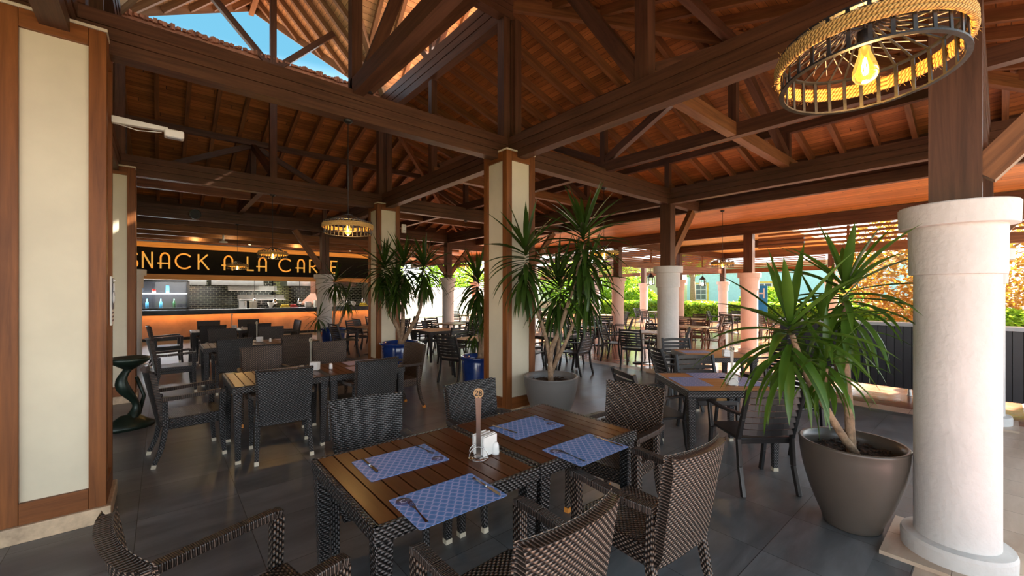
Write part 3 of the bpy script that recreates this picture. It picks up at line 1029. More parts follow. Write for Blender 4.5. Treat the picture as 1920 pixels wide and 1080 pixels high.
round_column(12.02, 17.0, 'pale round column beyond the blue pots at the hall end', 'plaster_pink', beamz=3.19)
round_column(7.83, 17.0, 'pale round column beyond the crossed braces', 'plaster', beamz=3.3)

# ------------------------------------------------------------------ kitchen, counter and sign
KX0, KX1 = -6.2, 7.4
t = thing('kitchen_counter', 'long serving counter with backlit stone front and black top', 'counter', (0, 18.1, 0))
b = MB(); b.box(((KX0 + KX1) / 2, 0.12, 0.48), (KX1 - KX0, 0.12, 0.76)); b.build('stone_front', 'counter_stone', t)
b = MB(); b.box(((KX0 + KX1) / 2, 0.16, 0.05), (KX1 - KX0, 0.12, 0.10)); b.build('plinth', 'black_gloss', t)
b = MB(); b.box(((KX0 + KX1) / 2, 0.25, 0.955), (KX1 - KX0 + 0.05, 0.95, 0.17)); b.build('worktop', 'black_gloss', t, 0.01)

t = thing('restaurant_sign', 'long black board sign with gold letters above the serving counter', 'sign', (0, 18.0, 0))
b = MB(); b.box(((KX0 + KX1) / 2, 0, 2.68), (KX1 - KX0, 0.10, 0.87)); b.build('sign_board', 'sign_black', t)
b = MB(); b.box(((KX0 + KX1) / 2, -0.03, 3.205), (KX1 - KX0, 0.12, 0.17)); b.build('upper_rail', 'sign_board', t)
b = MB(); b.box(((KX0 + KX1) / 2, -0.03, 2.155), (KX1 - KX0, 0.12, 0.17)); b.build('lower_rail', 'sign_board', t)

# letters as strokes in a unit box (x 0..w, y 0..1)
def arc(cx, cy, rx, ry, a0, a1, n=14):
    return [(cx + rx * cos(R_(a0 + (a1 - a0) * k / n)), cy + ry * sin(R_(a0 + (a1 - a0) * k / n))) for k in range(n + 1)]


LET = {
    'S': (0.5, [arc(0.27, 0.74, 0.22, 0.24, 20, 270) + arc(0.27, 0.25, 0.23, 0.25, 90, -160)]),
    'N': (0.62, [[(0.04, 0), (0.04, 1), (0.58, 0), (0.58, 1)]]),
    'A': (0.68, [[(0.14, 0)] + [(0.14, 0.66)] + arc(0.38, 0.66, 0.24, 0.33, 180, 0) + [(0.62, 0)], [(0.0, 0.32), (0.62, 0.32)]]),
    'C': (1.0, [arc(0.52, 0.5, 0.48, 0.49, 45, 315, 22)]),
    'K': (0.62, [[(0.05, 0), (0.05, 1)], [(0.55, 1), (0.07, 0.48)], [(0.20, 0.60), (0.62, 0)]]),
    'L': (0.5, [[(0.04, 1), (0.04, 0.02), (0.5, 0.02)]]),
    'R': (0.6, [[(0.06, 0), (0.06, 0.98), (0.22, 0.98)] + arc(0.24, 0.72, 0.28, 0.26, 90, -90) + [(0.08, 0.46)], [(0.22, 0.46), (0.58, 0)]]),
    'T': (0.6, [[(0, 0.98), (0.6, 0.98)], [(0.3, 0.98), (0.3, 0)]]),
    'E': (0.48, [[(0.48, 0.98), (0.05, 0.98), (0.05, 0.02), (0.48, 0.02)], [(0.05, 0.5), (0.40, 0.5)]]),
}


def stroke(b, pts, wd, y, th, sx, sz, ox, oz):
    for (x0, z0), (x1, z1) in zip(pts, pts[1:]):
        p0, p1 = V((ox + x0 * sx, y, oz + z0 * sz)), V((ox + x1 * sx, y, oz + z1 * sz))
        d = (p1 - p0).normalized() * wd * 0.35
        b.bar(p0 - d, p1 + d, wd, th, up=(0, -1, 0))


# (letter, x start, x end) in metres along the sign, measured from the photograph
def sx_at(px, Y=17.94):
    u = (px - 960) / 776.0
    dx, dy = FX + u * FY, FY - u * FX
    return dx / dy * Y


letters = [('S', 242, 257.5), ('N', 266.5, 286.5), ('A', 296.5, 319.5), ('C', 328, 361), ('K', 370.5, 391), ('A', 416.5, 437.5), ('L', 463, 474.5),
           ('A', 481.5, 500.5), ('C', 522, 548), ('A', 555, 571.5), ('R', 579, 594.5), ('T', 598, 616), ('E', 619, 632)]
for ch, a, c in letters:
    xa, xc = sx_at(a), sx_at(c)
    w, st = LET[ch]
    b = MB()
    for s_ in st: stroke(b, s_, 0.047, -0.075, 0.04, (xc - xa) / w, 0.50, xa, 2.44)
    o = b.build('letter', 'gold_letter', t)

# kitchen contents
t = thing('display_case', 'black framed glass chiller case on the counter beside round column', 'display case', (-1.35, 18.35, 1.04))
x0, x1 = -2.9, 2.05
b = MB()
for z in (0.03, 0.98): b.box(((x0 + x1) / 2, 0, z), (x1 - x0, 0.62, 0.07))
for x in (x0, 0.0, x1): b.box((x, -0.28, 0.5), (0.07, 0.06, 0.95))
b.box(((x0 + x1) / 2, 0.30, 0.5), (x1 - x0, 0.03, 0.95))
b.build('frame', 'black_gloss', t)
b = MB(); b.box(((x0 + x1) / 2, -0.29, 0.5), (x1 - x0 - 0.1, 0.012, 0.88)); b.build('glass_front', 'clear_glass', t)
b = MB(); b.box(((x0 + x1) / 2, 0.05, 0.55), (x1 - x0 - 0.1, 0.4, 0.02)); b.build('glowing_shelf', 'case_light', t)  # the shelf itself is emissive, standing in for the lighting of the case
ORD = 'first second third fourth fifth sixth seventh eighth ninth tenth eleventh twelfth thirteenth fourteenth'.split()
cats = [('bottle', 'bottle_green'), ('carton', 'cyan_pack'), ('carton', 'white_ceramic'), ('bottle', 'cyan_pack'), ('tin', 'red_food')]
for k in range(26):
    kind, m = cats[rnd.randrange(5)]
    x = -1.35 + x0 + 0.2 + k * (x1 - x0 - 0.4) / 26
    z = 1.04 + (0.07 if k % 2 else 0.57)
    b = MB()
    if kind == 'bottle': b.lathe([(0.0, 0), (0.04, 0), (0.04, 0.18), (0.015, 0.24), (0.015, 0.30), (0, 0.30)], 10)
    elif kind == 'tin': b.lathe([(0, 0), (0.05, 0), (0.05, 0.14), (0, 0.14)], 10)
    else: b.box((0, 0, 0.13), (0.09, 0.09, 0.26))
    o = b.build(kind, m, loc=(x, 18.40, z))
    tag(o, '%s in the chiller case, %s shelf, %s item from the white column' % ({'bottle': 'drink bottle', 'carton': 'coloured carton', 'tin': 'red tin'}[kind], 'lower' if k % 2 else 'upper', ORD[k // 2]), kind, 'goods in the chiller case')

for xa, xb, lab in ((-3.0, 1.35, 'long stainless extractor hood above the chiller case'), (1.5, 3.3, 'stainless extractor hood above the middle of the kitchen'), (4.2, 7.2, 'stainless extractor hood above the juice machine')):
    t = thing('extractor_hood', lab, 'extractor hood', ((xa + xb) / 2, 20.9, 1.93))
    w = xb - xa
    b = MB()
    lo = [(-w / 2, -0.7, 0), (w / 2, -0.7, 0), (w / 2, 0.7, 0), (-w / 2, 0.7, 0)]
    up = [(-w / 2, -0.6, 0.42), (w / 2, -0.6, 0.42), (w / 2, 0.7, 0.42), (-w / 2, 0.7, 0.42)]
    i = [b.vert(p) for p in lo]; j = [b.vert(p) for p in up]
    b.face(i[::-1]); b.face(j)
    for q in range(4): b.face((i[q], i[(q + 1) % 4], j[(q + 1) % 4], j[q]))
    b.build('canopy', 'steel', t)
    b = MB(); b.box((0, 0.1, 0.92), (w * 0.4, 0.5, 1.02)); b.build('duct', 'steel_dull', t)
t = thing('chimney_hood', 'copper coloured sloping oven hood beside the round column', 'hood', (5.15, 19.6, 1.10))
b = MB(); b.lathe([(0.55, 0), (0.55, 0.07), (0.16, 0.5), (0.16, 2.2)], 4, smooth=False); b.build('cone', 'rust_hood', t)
b = MB(); b.box((0, 0, -0.55), (0.9, 0.9, 1.1)); b.build('oven_body', 'black_gloss', t)
for k, (xa, xb, z) in enumerate(((2.15, 4.0, 1.74), (2.5, 4.3, 1.34))):
    t = thing('wall_shelf', ('upper steel shelf with hanging lamps', 'lower steel shelf behind the counter bowls')[k], 'shelf', ((xa + xb) / 2, 21.2, z - 0.02))
    b = MB(); b.box((0, 0, 0), (xb - xa, 0.35, 0.04)); b.build('board', 'steel', t)
    b = MB(); b.box((0, 0.15, -0.1), (0.04, 0.03, 0.2)); b.box((0, 0.15, 0.1), (xb - xa, 0.02, 0.2)); b.build('bracket', 'steel_dull', t)
t = thing('back_counter', 'stainless back counter along the tiled kitchen wall', 'counter', (0.95, 21.5, 0))
b = MB(); b.box((0, 0, 0.88), (14, 0.7, 0.05)); b.build('worktop', 'steel', t)
b = MB(); b.box((0, 0.05, 0.43), (14, 0.6, 0.85)); b.build('cabinet_front', 'steel_dull', t)
lamp_x = [2.75, 3.45, 4.35, 5.1, 6.2, 7.0]
for k, x in enumerate(lamp_x):
    t = thing('heat_lamp', 'small chrome heat lamp over the counter, %s from the chiller case' % ORD[k], 'lamp', (x, 18.75, 1.17), 0, 'heat lamps over the counter')
    b = MB(); b.lathe([(0.02, 0.22), (0.05, 0.2), (0.10, 0.02), (0.095, 0.0)], 14); b.build('lamp_shade', 'chrome', t)
    b = MB(); b.lathe([(0, 0), (0.04, 0.02), (0.04, 0.07), (0, 0.09)], 10); b.build('bulb', 'lamp_white', t)
    b = MB(); b.tube([(0, 0, 0.2), (0, 0, 2.16)], 0.008, 6); b.build('cord', 'cable_black', t)
ITEMS = [('bowl', 'white_ceramic', 6.45, 'white bowl on the counter past the juice machine', 0), ('box', 'steel', 2.35, 'steel container with dark scoop beside the chiller case', 1), ('box', 'white_plastic', 5.3, 'white food tub between plates and juice machine', 1), ('tray', 'yellow_food', 6.9, 'tray of yellow fruit at the far end of the counter', 2),
         ('bowl', 'white_ceramic', 3.25, 'white bowl on the counter between two heat lamps', 0), ('box', 'white_plastic', 2.6, 'white food tub at the end of the chiller case', 1),
         ('tray', 'yellow_food', 3.75, 'tray of yellow fruit on the counter', 2), ('tray', 'red_food', 4.05, 'tray of red fruit on the counter', 2),
         ('plate_stack', 'white_ceramic', 4.6, 'white plate stack beside the juice machine', 3), ('box', 'white_plastic', 5.0, 'pale box with a dark scoop on the counter', 1)]
for nm, m, x, lab, kind in ITEMS:
    b = MB()
    if kind == 0: b.lathe([(0.05, 0), (0.13, 0.2), (0.12, 0.2), (0.04, 0.02), (0, 0.02)], 18)
    elif kind == 1: b.box((0, 0, 0.13), (0.32, 0.25, 0.26)); b.box((0.04, -0.13, 0.15), (0.04, 0.03, 0.16), 0, 0.4)
    elif kind == 2:
        b.box((0, 0, 0.02), (0.30, 0.25, 0.04))
        for q in range(12): b.lathe([(0, 0), (0.035, 0.02), (0.045, 0.05), (0.02, 0.085), (0, 0.09)], 8, c=(rnd.uniform(-0.12, 0.12), rnd.uniform(-0.08, 0.08), 0.035))
    else:
        for q in range(7): b.lathe([(0, 0), (0.09, 0.0), (0.14, 0.02), (0.14, 0.028), (0, 0.028)], 18, c=(0, 0, q * 0.03))
    tag(b.build(nm, m, loc=(x, 18.42, 1.045)), lab, {'bowl': 'bowl', 'box': 'box', 'tray': 'tray', 'plate_stack': 'plates'}[nm])
b = MB(); b.box((4.33, 22.04, 1.5), (0.75, 0.28, 3.0)); structure(b.build('pillar_kitchen', 'groove'))
b = MB()
for r_ in range(26):
    for c_ in range(4):
        xx = 3.96 + (c_ + (0.5 if r_ % 2 else 0.0)) * 0.19 + 0.09
        if xx < 4.70: b.box((xx, 21.88, 0.95 + r_ * 0.072), (0.165, 0.03, 0.052))
tag(b.build('tile_panel', 'brick_olive'), 'panel of glossy olive tiles on the kitchen pillar', 'tiles')
t = thing('juice_machine', 'white two-tier juice machine on the serving counter', 'drinks machine', (5.95 - 0.2, 18.5, 1.04))
b = MB(); b.box((0, 0, 0.22), (0.62, 0.4, 0.44)); b.build('body', 'white_plastic', t, 0.02)
b = MB(); b.box((-0.1, 0, 0.62), (0.34, 0.3, 0.36)); b.build('tank', 'steel', t, 0.03)
b = MB(); b.lathe([(0.02, 0.8), (0.13, 0.86), (0.12, 0.9), (0, 0.95)], 14, c=(-0.1, 0, 0)); b.build('lid', 'white_ceramic', t)
b = MB(); b.tube([(0.2, 0, 0.42), (0.22, 0, 0.7), (0.12, 0, 0.9)], 0.02, 6); b.build('spout', 'chrome', t)

for k, (x, y) in enumerate(((0.8, 16.2), (2.3, 16.6), (3.7, 16.2), (5.6, 16.4), (7.3, 16.0), (1.6, 14.8))):
    t = thing('downlight', 'small recessed downlight in dark ceiling ' + ('above the first sign letters', 'above the middle letters', 'above the last sign letters', 'past the end of the lettering', 'between column and blue pot plants', 'closest to the beam, before the others')[k], 'ceiling light', (x, y, 3.41), 0, 'recessed ceiling downlights')
    b = MB(); b.lathe([(0.07, -0.004), (0.105, -0.012), (0.11, 0.01)], 20); b.build('rim', 'white_ceramic', t)
    b = MB(); b.lathe([(0, -0.003), (0.07, -0.003)], 20); b.build('diffuser', 'lamp_white', t)
    point('downlight_glow', (x, y, 3.25), 2.0, (1, 0.75, 0.4), 0.05)

# ------------------------------------------------------------------ wicker armchair (faces +Y, origin on the floor)
def curved_back(b, w0, w1, z0, z1, y0, y1, curve, th, arch=0.0, nx=12, nz=10):
    """curved panel; width w0 at the bottom, w1 at the top"""
    def P(i, j, side):
        s = i / nx * 2 - 1; t = j / nz
        w = w0 + (w1 - w0) * t
        z = z0 + (z1 - z0) * t
        if arch and j == 0: z += arch * (1 - s * s)
        y = y0 + (y1 - y0) * t - curve * (1 - s * s) * (0.35 + 0.65 * t)
        return (s * w / 2, y - side * th, z)
    idx = [[[b.vert(P(i, j, sd)) for j in range(nz + 1)] for i in range(nx + 1)] for sd in (0, 1)]
    for sd in (0, 1):
        for i in range(nx):
            for j in range(nz):
                q = (idx[sd][i][j], idx[sd][i + 1][j], idx[sd][i + 1][j + 1], idx[sd][i][j + 1])
                uv = [(b.v[k][0], b.v[k][2]) for k in q]
                if sd == 0: q, uv = q[::-1], uv[::-1]
                b.face(q, uv, 0, True)
    for i in range(nx):
        for j in (0, nz):
            q = (idx[0][i][j], idx[0][i + 1][j], idx[1][i + 1][j], idx[1][i][j])
            u0, u1 = b.v[q[0]][0], b.v[q[1]][0]
            b.face(q if j == nz else q[::-1], [(0, u0), (0, u1), (0.04, u1), (0.04, u0)] if j == nz else None, 1)
    for j in range(nz):
        for i in (0, nx):
            q = (idx[0][i][j], idx[0][i][j + 1], idx[1][i][j + 1], idx[1][i][j])
            u0, u1 = b.v[q[0]][2], b.v[q[1]][2]
            b.face(q if i == 0 else q[::-1], [(0, u0), (0, u1), (0.04, u1), (0.04, u0)] if i == 0 else [(0.04, u0), (0.04, u1), (0, u1), (0, u0)], 1)


def wicker_chair(main, cap, lod=0):
    t = bpy.data.objects.new('wicker_armchair', None); C.objects.link(t)
    t['category'] = 'chair'
    m2 = [main, 'wicker_wrap']
    b = MB(); curved_back(b, 0.43, 0.475, 0.36, 0.885, -0.20, -0.285, 0.035, 0.038, arch=-0.0)
    b.build('backrest', m2, t, 0.010 if not lod else 0)
    b = MB(); b.box((0, 0.03, 0.405), (0.47, 0.47, 0.06)); b.box((0, 0.03, 0.352), (0.44, 0.44, 0.05))
    b.build('seat', m2, t, 0.015)
    for s in (-1, 1):
        b = MB()
        pts = [(-s * 0, 0, 0)]
        x = s * 0.262
        A = [(x * 0.93, -0.235, 0.630), (x, -0.10, 0.630), (x * 1.02, 0.10, 0.642), (x * 1.02, 0.225, 0.648), (x * 1.02, 0.255, 0.640)]
        for p, q in zip(A, A[1:]): b.bar(p, q, 0.052, 0.036, grain=False)
        b.build('armrest', 'wicker_wrap', t, 0.006)
        b = MB()
        Lg = [(x * 1.02, 0.236, 0.636), (x * 1.0, 0.228, 0.42), (x * 0.98, 0.235, 0.2), (x * 0.99, 0.25, 0.035)]
        W = [0.050, 0.050, 0.044, 0.036]
        for k in range(3): b.bar(Lg[k], Lg[k + 1], W[k], W[k], up=(0, 1, 0), w1=W[k + 1], h1=W[k + 1])
        lg = b.build('leg', main, t, 0.005)
        b = MB(); b.bar((x * 0.99, 0.25, 0.035), (x * 0.99, 0.252, 0.0), 0.037, 0.037, up=(0, 1, 0)); b.build('foot_cap', cap, lg)
        b = MB()
        Lg = [(x * 0.83, -0.205, 0.60), (x * 0.85, -0.20, 0.36), (x * 0.87, -0.235, 0.16), (x * 0.9, -0.285, 0.035)]
        W = [0.040, 0.045, 0.040, 0.034]
        for k in range(3): b.bar(Lg[k], Lg[k + 1], W[k], W[k], up=(0, 1, 0), w1=W[k + 1], h1=W[k + 1])
        lg = b.build('leg', main, t, 0.005)
        b = MB(); b.bar((x * 0.9, -0.285, 0.035), (x * 0.9, -0.293, 0.0), 0.035, 0.035, up=(0, 1, 0)); b.build('foot_cap', cap, lg)
    return t


def slat_chair(mat):
    t = bpy.data.objects.new('slatted_armchair', None); C.objects.link(t)
    t['category'] = 'chair'
    def yb(z): return -0.20 - 0.13 * max(0, (z - 0.42)) / 0.43
    b = MB()
    z = 0.475; n = 7
    for k in range(n):
        zc = 0.50 + k * 0.054
        pts = []
        for i in range(9):
            s = i / 8 * 2 - 1
            pts.append(V((s * 0.205, yb(zc) - 0.030 * (1 - s * s), zc + (0.012 * (1 - s * s) if k == n - 1 else 0))))
        for p, q in zip(pts, pts[1:]): b.bar(p, q, 0.014, 0.043)
    b.build('back_slats', mat, t)
    b = MB()
    b.box((0, 0.03, 0.432), (0.44, 0.45, 0.022)); b.box((0, 0.245, 0.415), (0.42, 0.02, 0.05)); b.box((0, -0.18, 0.415), (0.42, 0.02, 0.05))
    b.build('seat', mat, t, 0.008)
    for s in (-1, 1):
        b = MB(); x = s * 0.222
        U = [(x, yb(0.86), 0.86), (x, yb(0.6), 0.62), (x, -0.195, 0.44), (x, -0.215, 0.22), (x * 1.02, -0.275, 0.0)]
        for k in range(4): b.bar(U[k], U[k + 1], 0.03, 0.038, up=(0, 1, 0))
        b.build('leg', mat, t, 0.005)
        b = MB()
        xf = s * 0.252
        U = [(xf, 0.205, 0.64), (xf * 0.99, 0.175, 0.42), (xf * 0.98, 0.20, 0.2), (xf, 0.245, 0.0)]
        for k in range(3): b.bar(U[k], U[k + 1], 0.03, 0.038, up=(0, 1, 0))
        b.build('leg', mat, t, 0.005)
        b = MB()
        U = [(x, yb(0.64) + 0.01, 0.648), (xf, 0.0, 0.64), (xf, 0.19, 0.65), (xf, 0.225, 0.635)]
        for k in range(3): b.bar(U[k], U[k + 1], 0.042, 0.020)
        b.build('armrest', mat, t, 0.004)
    return t


proto_w = wicker_chair('wicker_brown', 'foot_amber')
proto_d = wicker_chair('wicker_dark', 'foot_cream')
proto_s = slat_chair('slat_plastic')
proto_b = slat_chair('slat_brown')
index_kids()
USED = set()


def put(proto, x, y, face, label, group):
    """face: direction the sitter looks, degrees from +X"""
    rz = R_(face) - pi / 2
    if proto.name not in USED:
        USED.add(proto.name)
        proto.location = (x, y, 0); proto.rotation_euler = (0, 0, rz)
        proto['label'] = label; proto['group'] = group
        return proto
    return copy_tree(proto, label, (x, y, 0), rz, group)


def back_at(proto, bx, by, face, label, group):
    """place a chair so that the top of its backrest stands at bx, by"""
    a = R_(face)
    return put(proto, bx + cos(a) * 0.29, by + sin(a) * 0.29, face, label, group)


G1 = 'wicker armchairs around table 28'
back_at(proto_w, -0.07, 1.70, 12, 'brown wicker armchair at the end of table 28 by the framed white column', G1)
back_at(proto_d, 1.09, 2.86, -101, 'dark wicker armchair across table 28, directly behind the knife-side placemat', G1)
back_at(proto_d, 1.93, 2.80, -90, 'dark wicker armchair behind the number 28 sign', G1)
back_at(proto_w, 2.86, 1.88, 187, 'brown wicker armchair with sunlit back at end of table 28 by grey pot', G1)
back_at(proto_w, 1.95, 0.95, 87, 'brown wicker armchair pulled out from table 28, back angled toward the taupe pot', G1)
back_at(proto_w, 1.03, 0.92, 92, 'large brown wicker armchair seen from behind at the near edge of table 28', G1)
G2 = 'wicker armchairs in the darker dining rows'
back_at(proto_d, -0.08, 5.27, 5, 'black wicker armchair with open arms at the head of the second dark table', G2)
back_at(proto_d, 0.91, 4.47, 84, 'dark wicker armchair with amber feet, back to camera at second dark table', G2)
back_at(proto_d, 1.82, 4.46, 94, 'dark wicker armchair with its back to us beside the pepper shakers of second table', G2)
back_at(proto_w, 1.02, 6.42, -93, 'brown wicker armchair facing us across the lit end of the second table', G2)
back_at(proto_w, 1.90, 6.46, -90, 'brown wicker armchair facing us next to pink placemats of the second table', G2)
back_at(proto_w, 2.80, 5.5, 187, 'brown wicker armchair turned sideways in front of the large blue pot', G2)
back_at(proto_d, -0.13, 8.75, 3, 'black wicker armchair at the head of the third table', G2)
back_at(proto_d, 0.90, 7.98, 88, 'brown-black wicker armchair, back to us, at lit corner of third table', G2)
back_at(proto_w, 1.80, 7.95, 90, 'tall dark wicker armchair back with a thin sign rod before it, third table', G2)
back_at(proto_d, 0.93, 10.15, -90, 'dark wicker armchair across the third table near its corner', G2)
back_at(proto_d, 1.80, 10.2, -90, 'dark wicker armchair across the third table near the plant', G2)
back_at(proto_d, -0.2, 12.1, 4, 'black wicker armchair at the head of the fourth table by the counter', G2)
back_at(proto_d, 0.88, 11.42, 90, 'black wicker armchair, back to us, at fourth table before the counter', G2)
back_at(proto_d, 1.78, 11.45, 90, 'black wicker armchair, back to us, beside the shakers of the fourth table', G2)
back_at(proto_d, 0.93, 13.3, -90, 'black wicker armchair nearest the counter, plain backrest, sign end', G2)
back_at(proto_d, 1.82, 13.35, -90, 'black wicker armchair nearest the counter beside the sideways chair', G2)
back_at(proto_d, 2.78, 12.2, 183, 'black wicker armchair standing sideways against the backlit counter', G2)


# ------------------------------------------------------------------ tables
def wicker_table(x, y, rz, label, group, top='teak_dark', w=0.86, d=0.86, lite=False, wk='wicker_dark'):
    t = thing('wicker_table', label, 'table', (x, y, 0), rz, group)
    b = MB()
    n = 10
    iw = w - 0.05
    sw = iw / n
    for k in range(n):
        b.box((-iw / 2 + sw * (k + 0.5), 0, 0.725), (sw - 0.008, d - 0.05, 0.02))
    b.build('slatted_top', top, t)
    b = MB(); b.box((0, 0, 0.706), (w - 0.03, d - 0.03, 0.015)); b.build('under_board', 'groove', t)
    for k in range(4):
        a = pi / 2 * k
        L, o = (d, w) if k % 2 == 0 else (w, d)
        b = MB()
        b.box((cos(a) * (o / 2 - 0.0125), sin(a) * (o / 2 - 0.0125), 0.703), (0.027, L - 0.0, 0.066), rz=a)
        b.build('woven_rim', wk, t, 0.006)
    for sx in (-1, 1):
        for sy in (-1, 1):
            b = MB()
            b.bar((sx * (w / 2 - 0.045), sy * (d / 2 - 0.045), 0.69), (sx * (w / 2 - 0.05), sy * (d / 2 - 0.05), 0.03), 0.074, 0.074, up=(0, 1, 0), w1=0.044, h1=0.044, grain=False)
            lg = b.build('leg', wk, t, 0.006)
            if not lite:
                b = MB(); b.bar((sx * (w / 2 - 0.05), sy * (d / 2 - 0.05), 0.03), (sx * (w / 2 - 0.05), sy * (d / 2 - 0.05), 0), 0.045, 0.045, up=(0, 1, 0)); b.build('foot_cap', 'foot_cream', lg)
    return t


TG = 'wicker-rimmed tables pushed together in pairs'
wicker_table(1.035, 1.94, 0, 'dark slatted wicker-rimmed table of pair 28 on the knife and framed column side', TG)
wicker_table(1.905, 1.945, 0, 'dark slatted wicker-rimmed table of pair 28 on the grey pot side', TG)
wicker_table(0.93, 5.05, 0, 'wicker-rimmed table with glowing amber corner in the second dark row', TG)
wicker_table(1.80, 5.05, 0, 'wicker-rimmed table carrying pink placemats in the second row', TG)
wicker_table(0.93, 8.57, 0, 'wicker-rimmed table with bare corner in the third row', TG)
wicker_table(1.80, 8.57, 0, 'wicker-rimmed table in the third row toward the plants', TG)
wicker_table(0.93, 12.0, 0, 'dark table corner in the fourth row before the counter', TG)
wicker_table(1.80, 12.0, 0, 'dark table of the fourth row nearest the kitchen plants', TG)

FV, RV = V((FX, FY, 0)), V((FY, -FX, 0))          # plan directions of the table group near the taupe pot
def plan(d, l): return (FX * d + FY * l, FY * d - FX * l)


TR = AZ - pi / 2
p24 = plan(4.155, 2.015)
wicker_table(*p24, TR + pi / 2, 'amber slatted wicker-rimmed table with number 24 sign beside taupe pot', 'amber tables by the planter', 'teak_amber')
p25 = plan(6.05, 2.92)
wicker_table(*p25, TR + pi / 2, 'amber wicker-rimmed table behind table 24 before the white column', 'amber tables by the planter', 'teak_amber')
GS = 'dark slatted armchairs at the amber tables'
azd = math.degrees(AZ)
back_at(proto_s, *plan(3.27, 2.06), azd + 2, 'dark slatted armchair with its back to us between table 24 and taupe pot', GS)
back_at(proto_s, *plan(4.05, 1.12), azd - 78, 'dark slatted armchair at the side of table 24, partly hidden by brown wicker back', GS)
back_at(proto_s, *plan(5.05, 2.24), azd + 180, 'dark slatted armchair across table 24 facing us', GS)
back_at(proto_s, *plan(4.50, 3.22), azd + 105, 'dark slatted armchair across table 24 behind yucca leaves', GS)
back_at(proto_s, *plan(5.85, 2.05), azd - 86, 'dark slatted armchair side-on, left end of the table behind 24'.replace('left end', 'column end'), GS)
back_at(proto_s, *plan(6.95, 2.76), azd + 178, 'dark slatted armchair facing us beyond the table behind 24', GS)
back_at(proto_s, *plan(6.0, 3.95), azd + 95, 'dark slatted armchair behind yucca leaves at the table behind 24', GS)


def pedestal_table(x, y, rz, label, group, top='laminate'):
    t = thing('pedestal_table', label, 'table', (x, y, 0), rz, group)
    b = MB(); b.box((0, 0, 0.722), (0.78, 0.78, 0.026)); b.build('tabletop', top, t, 0.004)
    b = MB(); b.lathe([(0.035, 0.03), (0.035, 0.71)], 14); b.box((0, 0, 0.70), (0.3, 0.3, 0.015)); b.build('pole', 'steel_dull', t)
    b = MB(); b.lathe([(0.0, 0.0), (0.22, 0.0), (0.22, 0.012), (0.05, 0.035), (0, 0.035)], 24); b.build('base', 'slat_plastic', t)
    return t


TABLES = [
    (8.43, 5.32, 20, 'beside the white column with the brace', 'p', 's', 'nesw'),
    (10.55, 5.3, 5, 'in the sun streaks past the braced column', 'p', 'b', 'nesw'),
    (10.3, 8.0, 30, 'between the knobbly column and the hedge', 'p', 's', 'nesw'),
    (6.30, 6.15, 8, 'just behind the tall grey potted yucca', 'w', 's', 'nesw'),
    (8.35, 7.25, -5, 'seen through the tall yucca stems', 'p', 's', 'ew'),
    (4.75, 6.55, 12, 'behind the dark blue pot with a tall stem', 'w', 's', 'esw'),
    (5.05, 8.75, 0, 'beyond the big blue pot', 'w', 's', 'nes'),
    (6.5, 10.3, 15, 'between the two blue pots, deep in the hall', 'p', 's', 'nesw'),
    (5.3, 12.3, 0, 'in front of the crossed braces', 'p', 's', 'nesw'),
    (4.25, 10.75, 5, 'next to the smallest blue pot', 'p', 's', 'nesw'),
    (13.9, 6.9, 10, 'under the hanging lantern nearest the blue house', 'p', 'b', 'nesw'),
    (13.6, 10.3, -8, 'below the lantern beside the knobbly column', 'p', 's', 'nesw'),
    (17.6, 7.0, 12, 'near the blue house hedge', 'p', 's', 'nesw'),
    (17.9, 10.6, 0, 'by the hedge before the yellow house', 'p', 's', 'nesw'),
    (10.6, 10.9, 20, 'on the terrace past the yucca leaves', 'p', 's', 'nesw'),
    (14.2, 13.9, 0, 'on the far terrace behind the yucca', 'p', 's', 'nesw'),
    (9.6, 13.9, 10, 'at the far hall corner', 'p', 's', 'nes'),
    (14.9, 4.2, -10, 'out in the open behind the planter', 'p', 'b', 'nw'),
]
index_kids()
SIDE = {'n': (90, 'kitchen side'), 'e': (0, 'hedge side'), 's': (-90, 'bar side'), 'w': (180, 'near side')}
for x, y, rz, desc, kind, ck, sides in TABLES:
    a = R_(rz)
    if kind == 'p': pedestal_table(x, y, a, 'pale topped pedestal table ' + desc, 'pedestal tables on the terrace')
    else: wicker_table(x, y, a, 'dark wicker-rimmed table ' + desc, 'pedestal tables on the terrace', 'teak_amber', lite=True)
    for s in sides:
        ang, sn = SIDE[s]
        an = R_(ang) + a + rnd.uniform(-0.06, 0.06)
        dd = rnd.uniform(0.60, 0.72)
        adj = 'brown' if ck == 'b' else 'dark'
        words = '%s slatted armchair, %s of table %s' % (adj, sn, desc)
        put(proto_b if ck == 'b' else proto_s, x + cos(an) * dd, y + sin(an) * dd, math.degrees(an) + 180 + rnd.uniform(-10, 10), words, 'slatted armchairs on the terrace and in the hall')


# ------------------------------------------------------------------ things on the tables
ZT = 0.7365


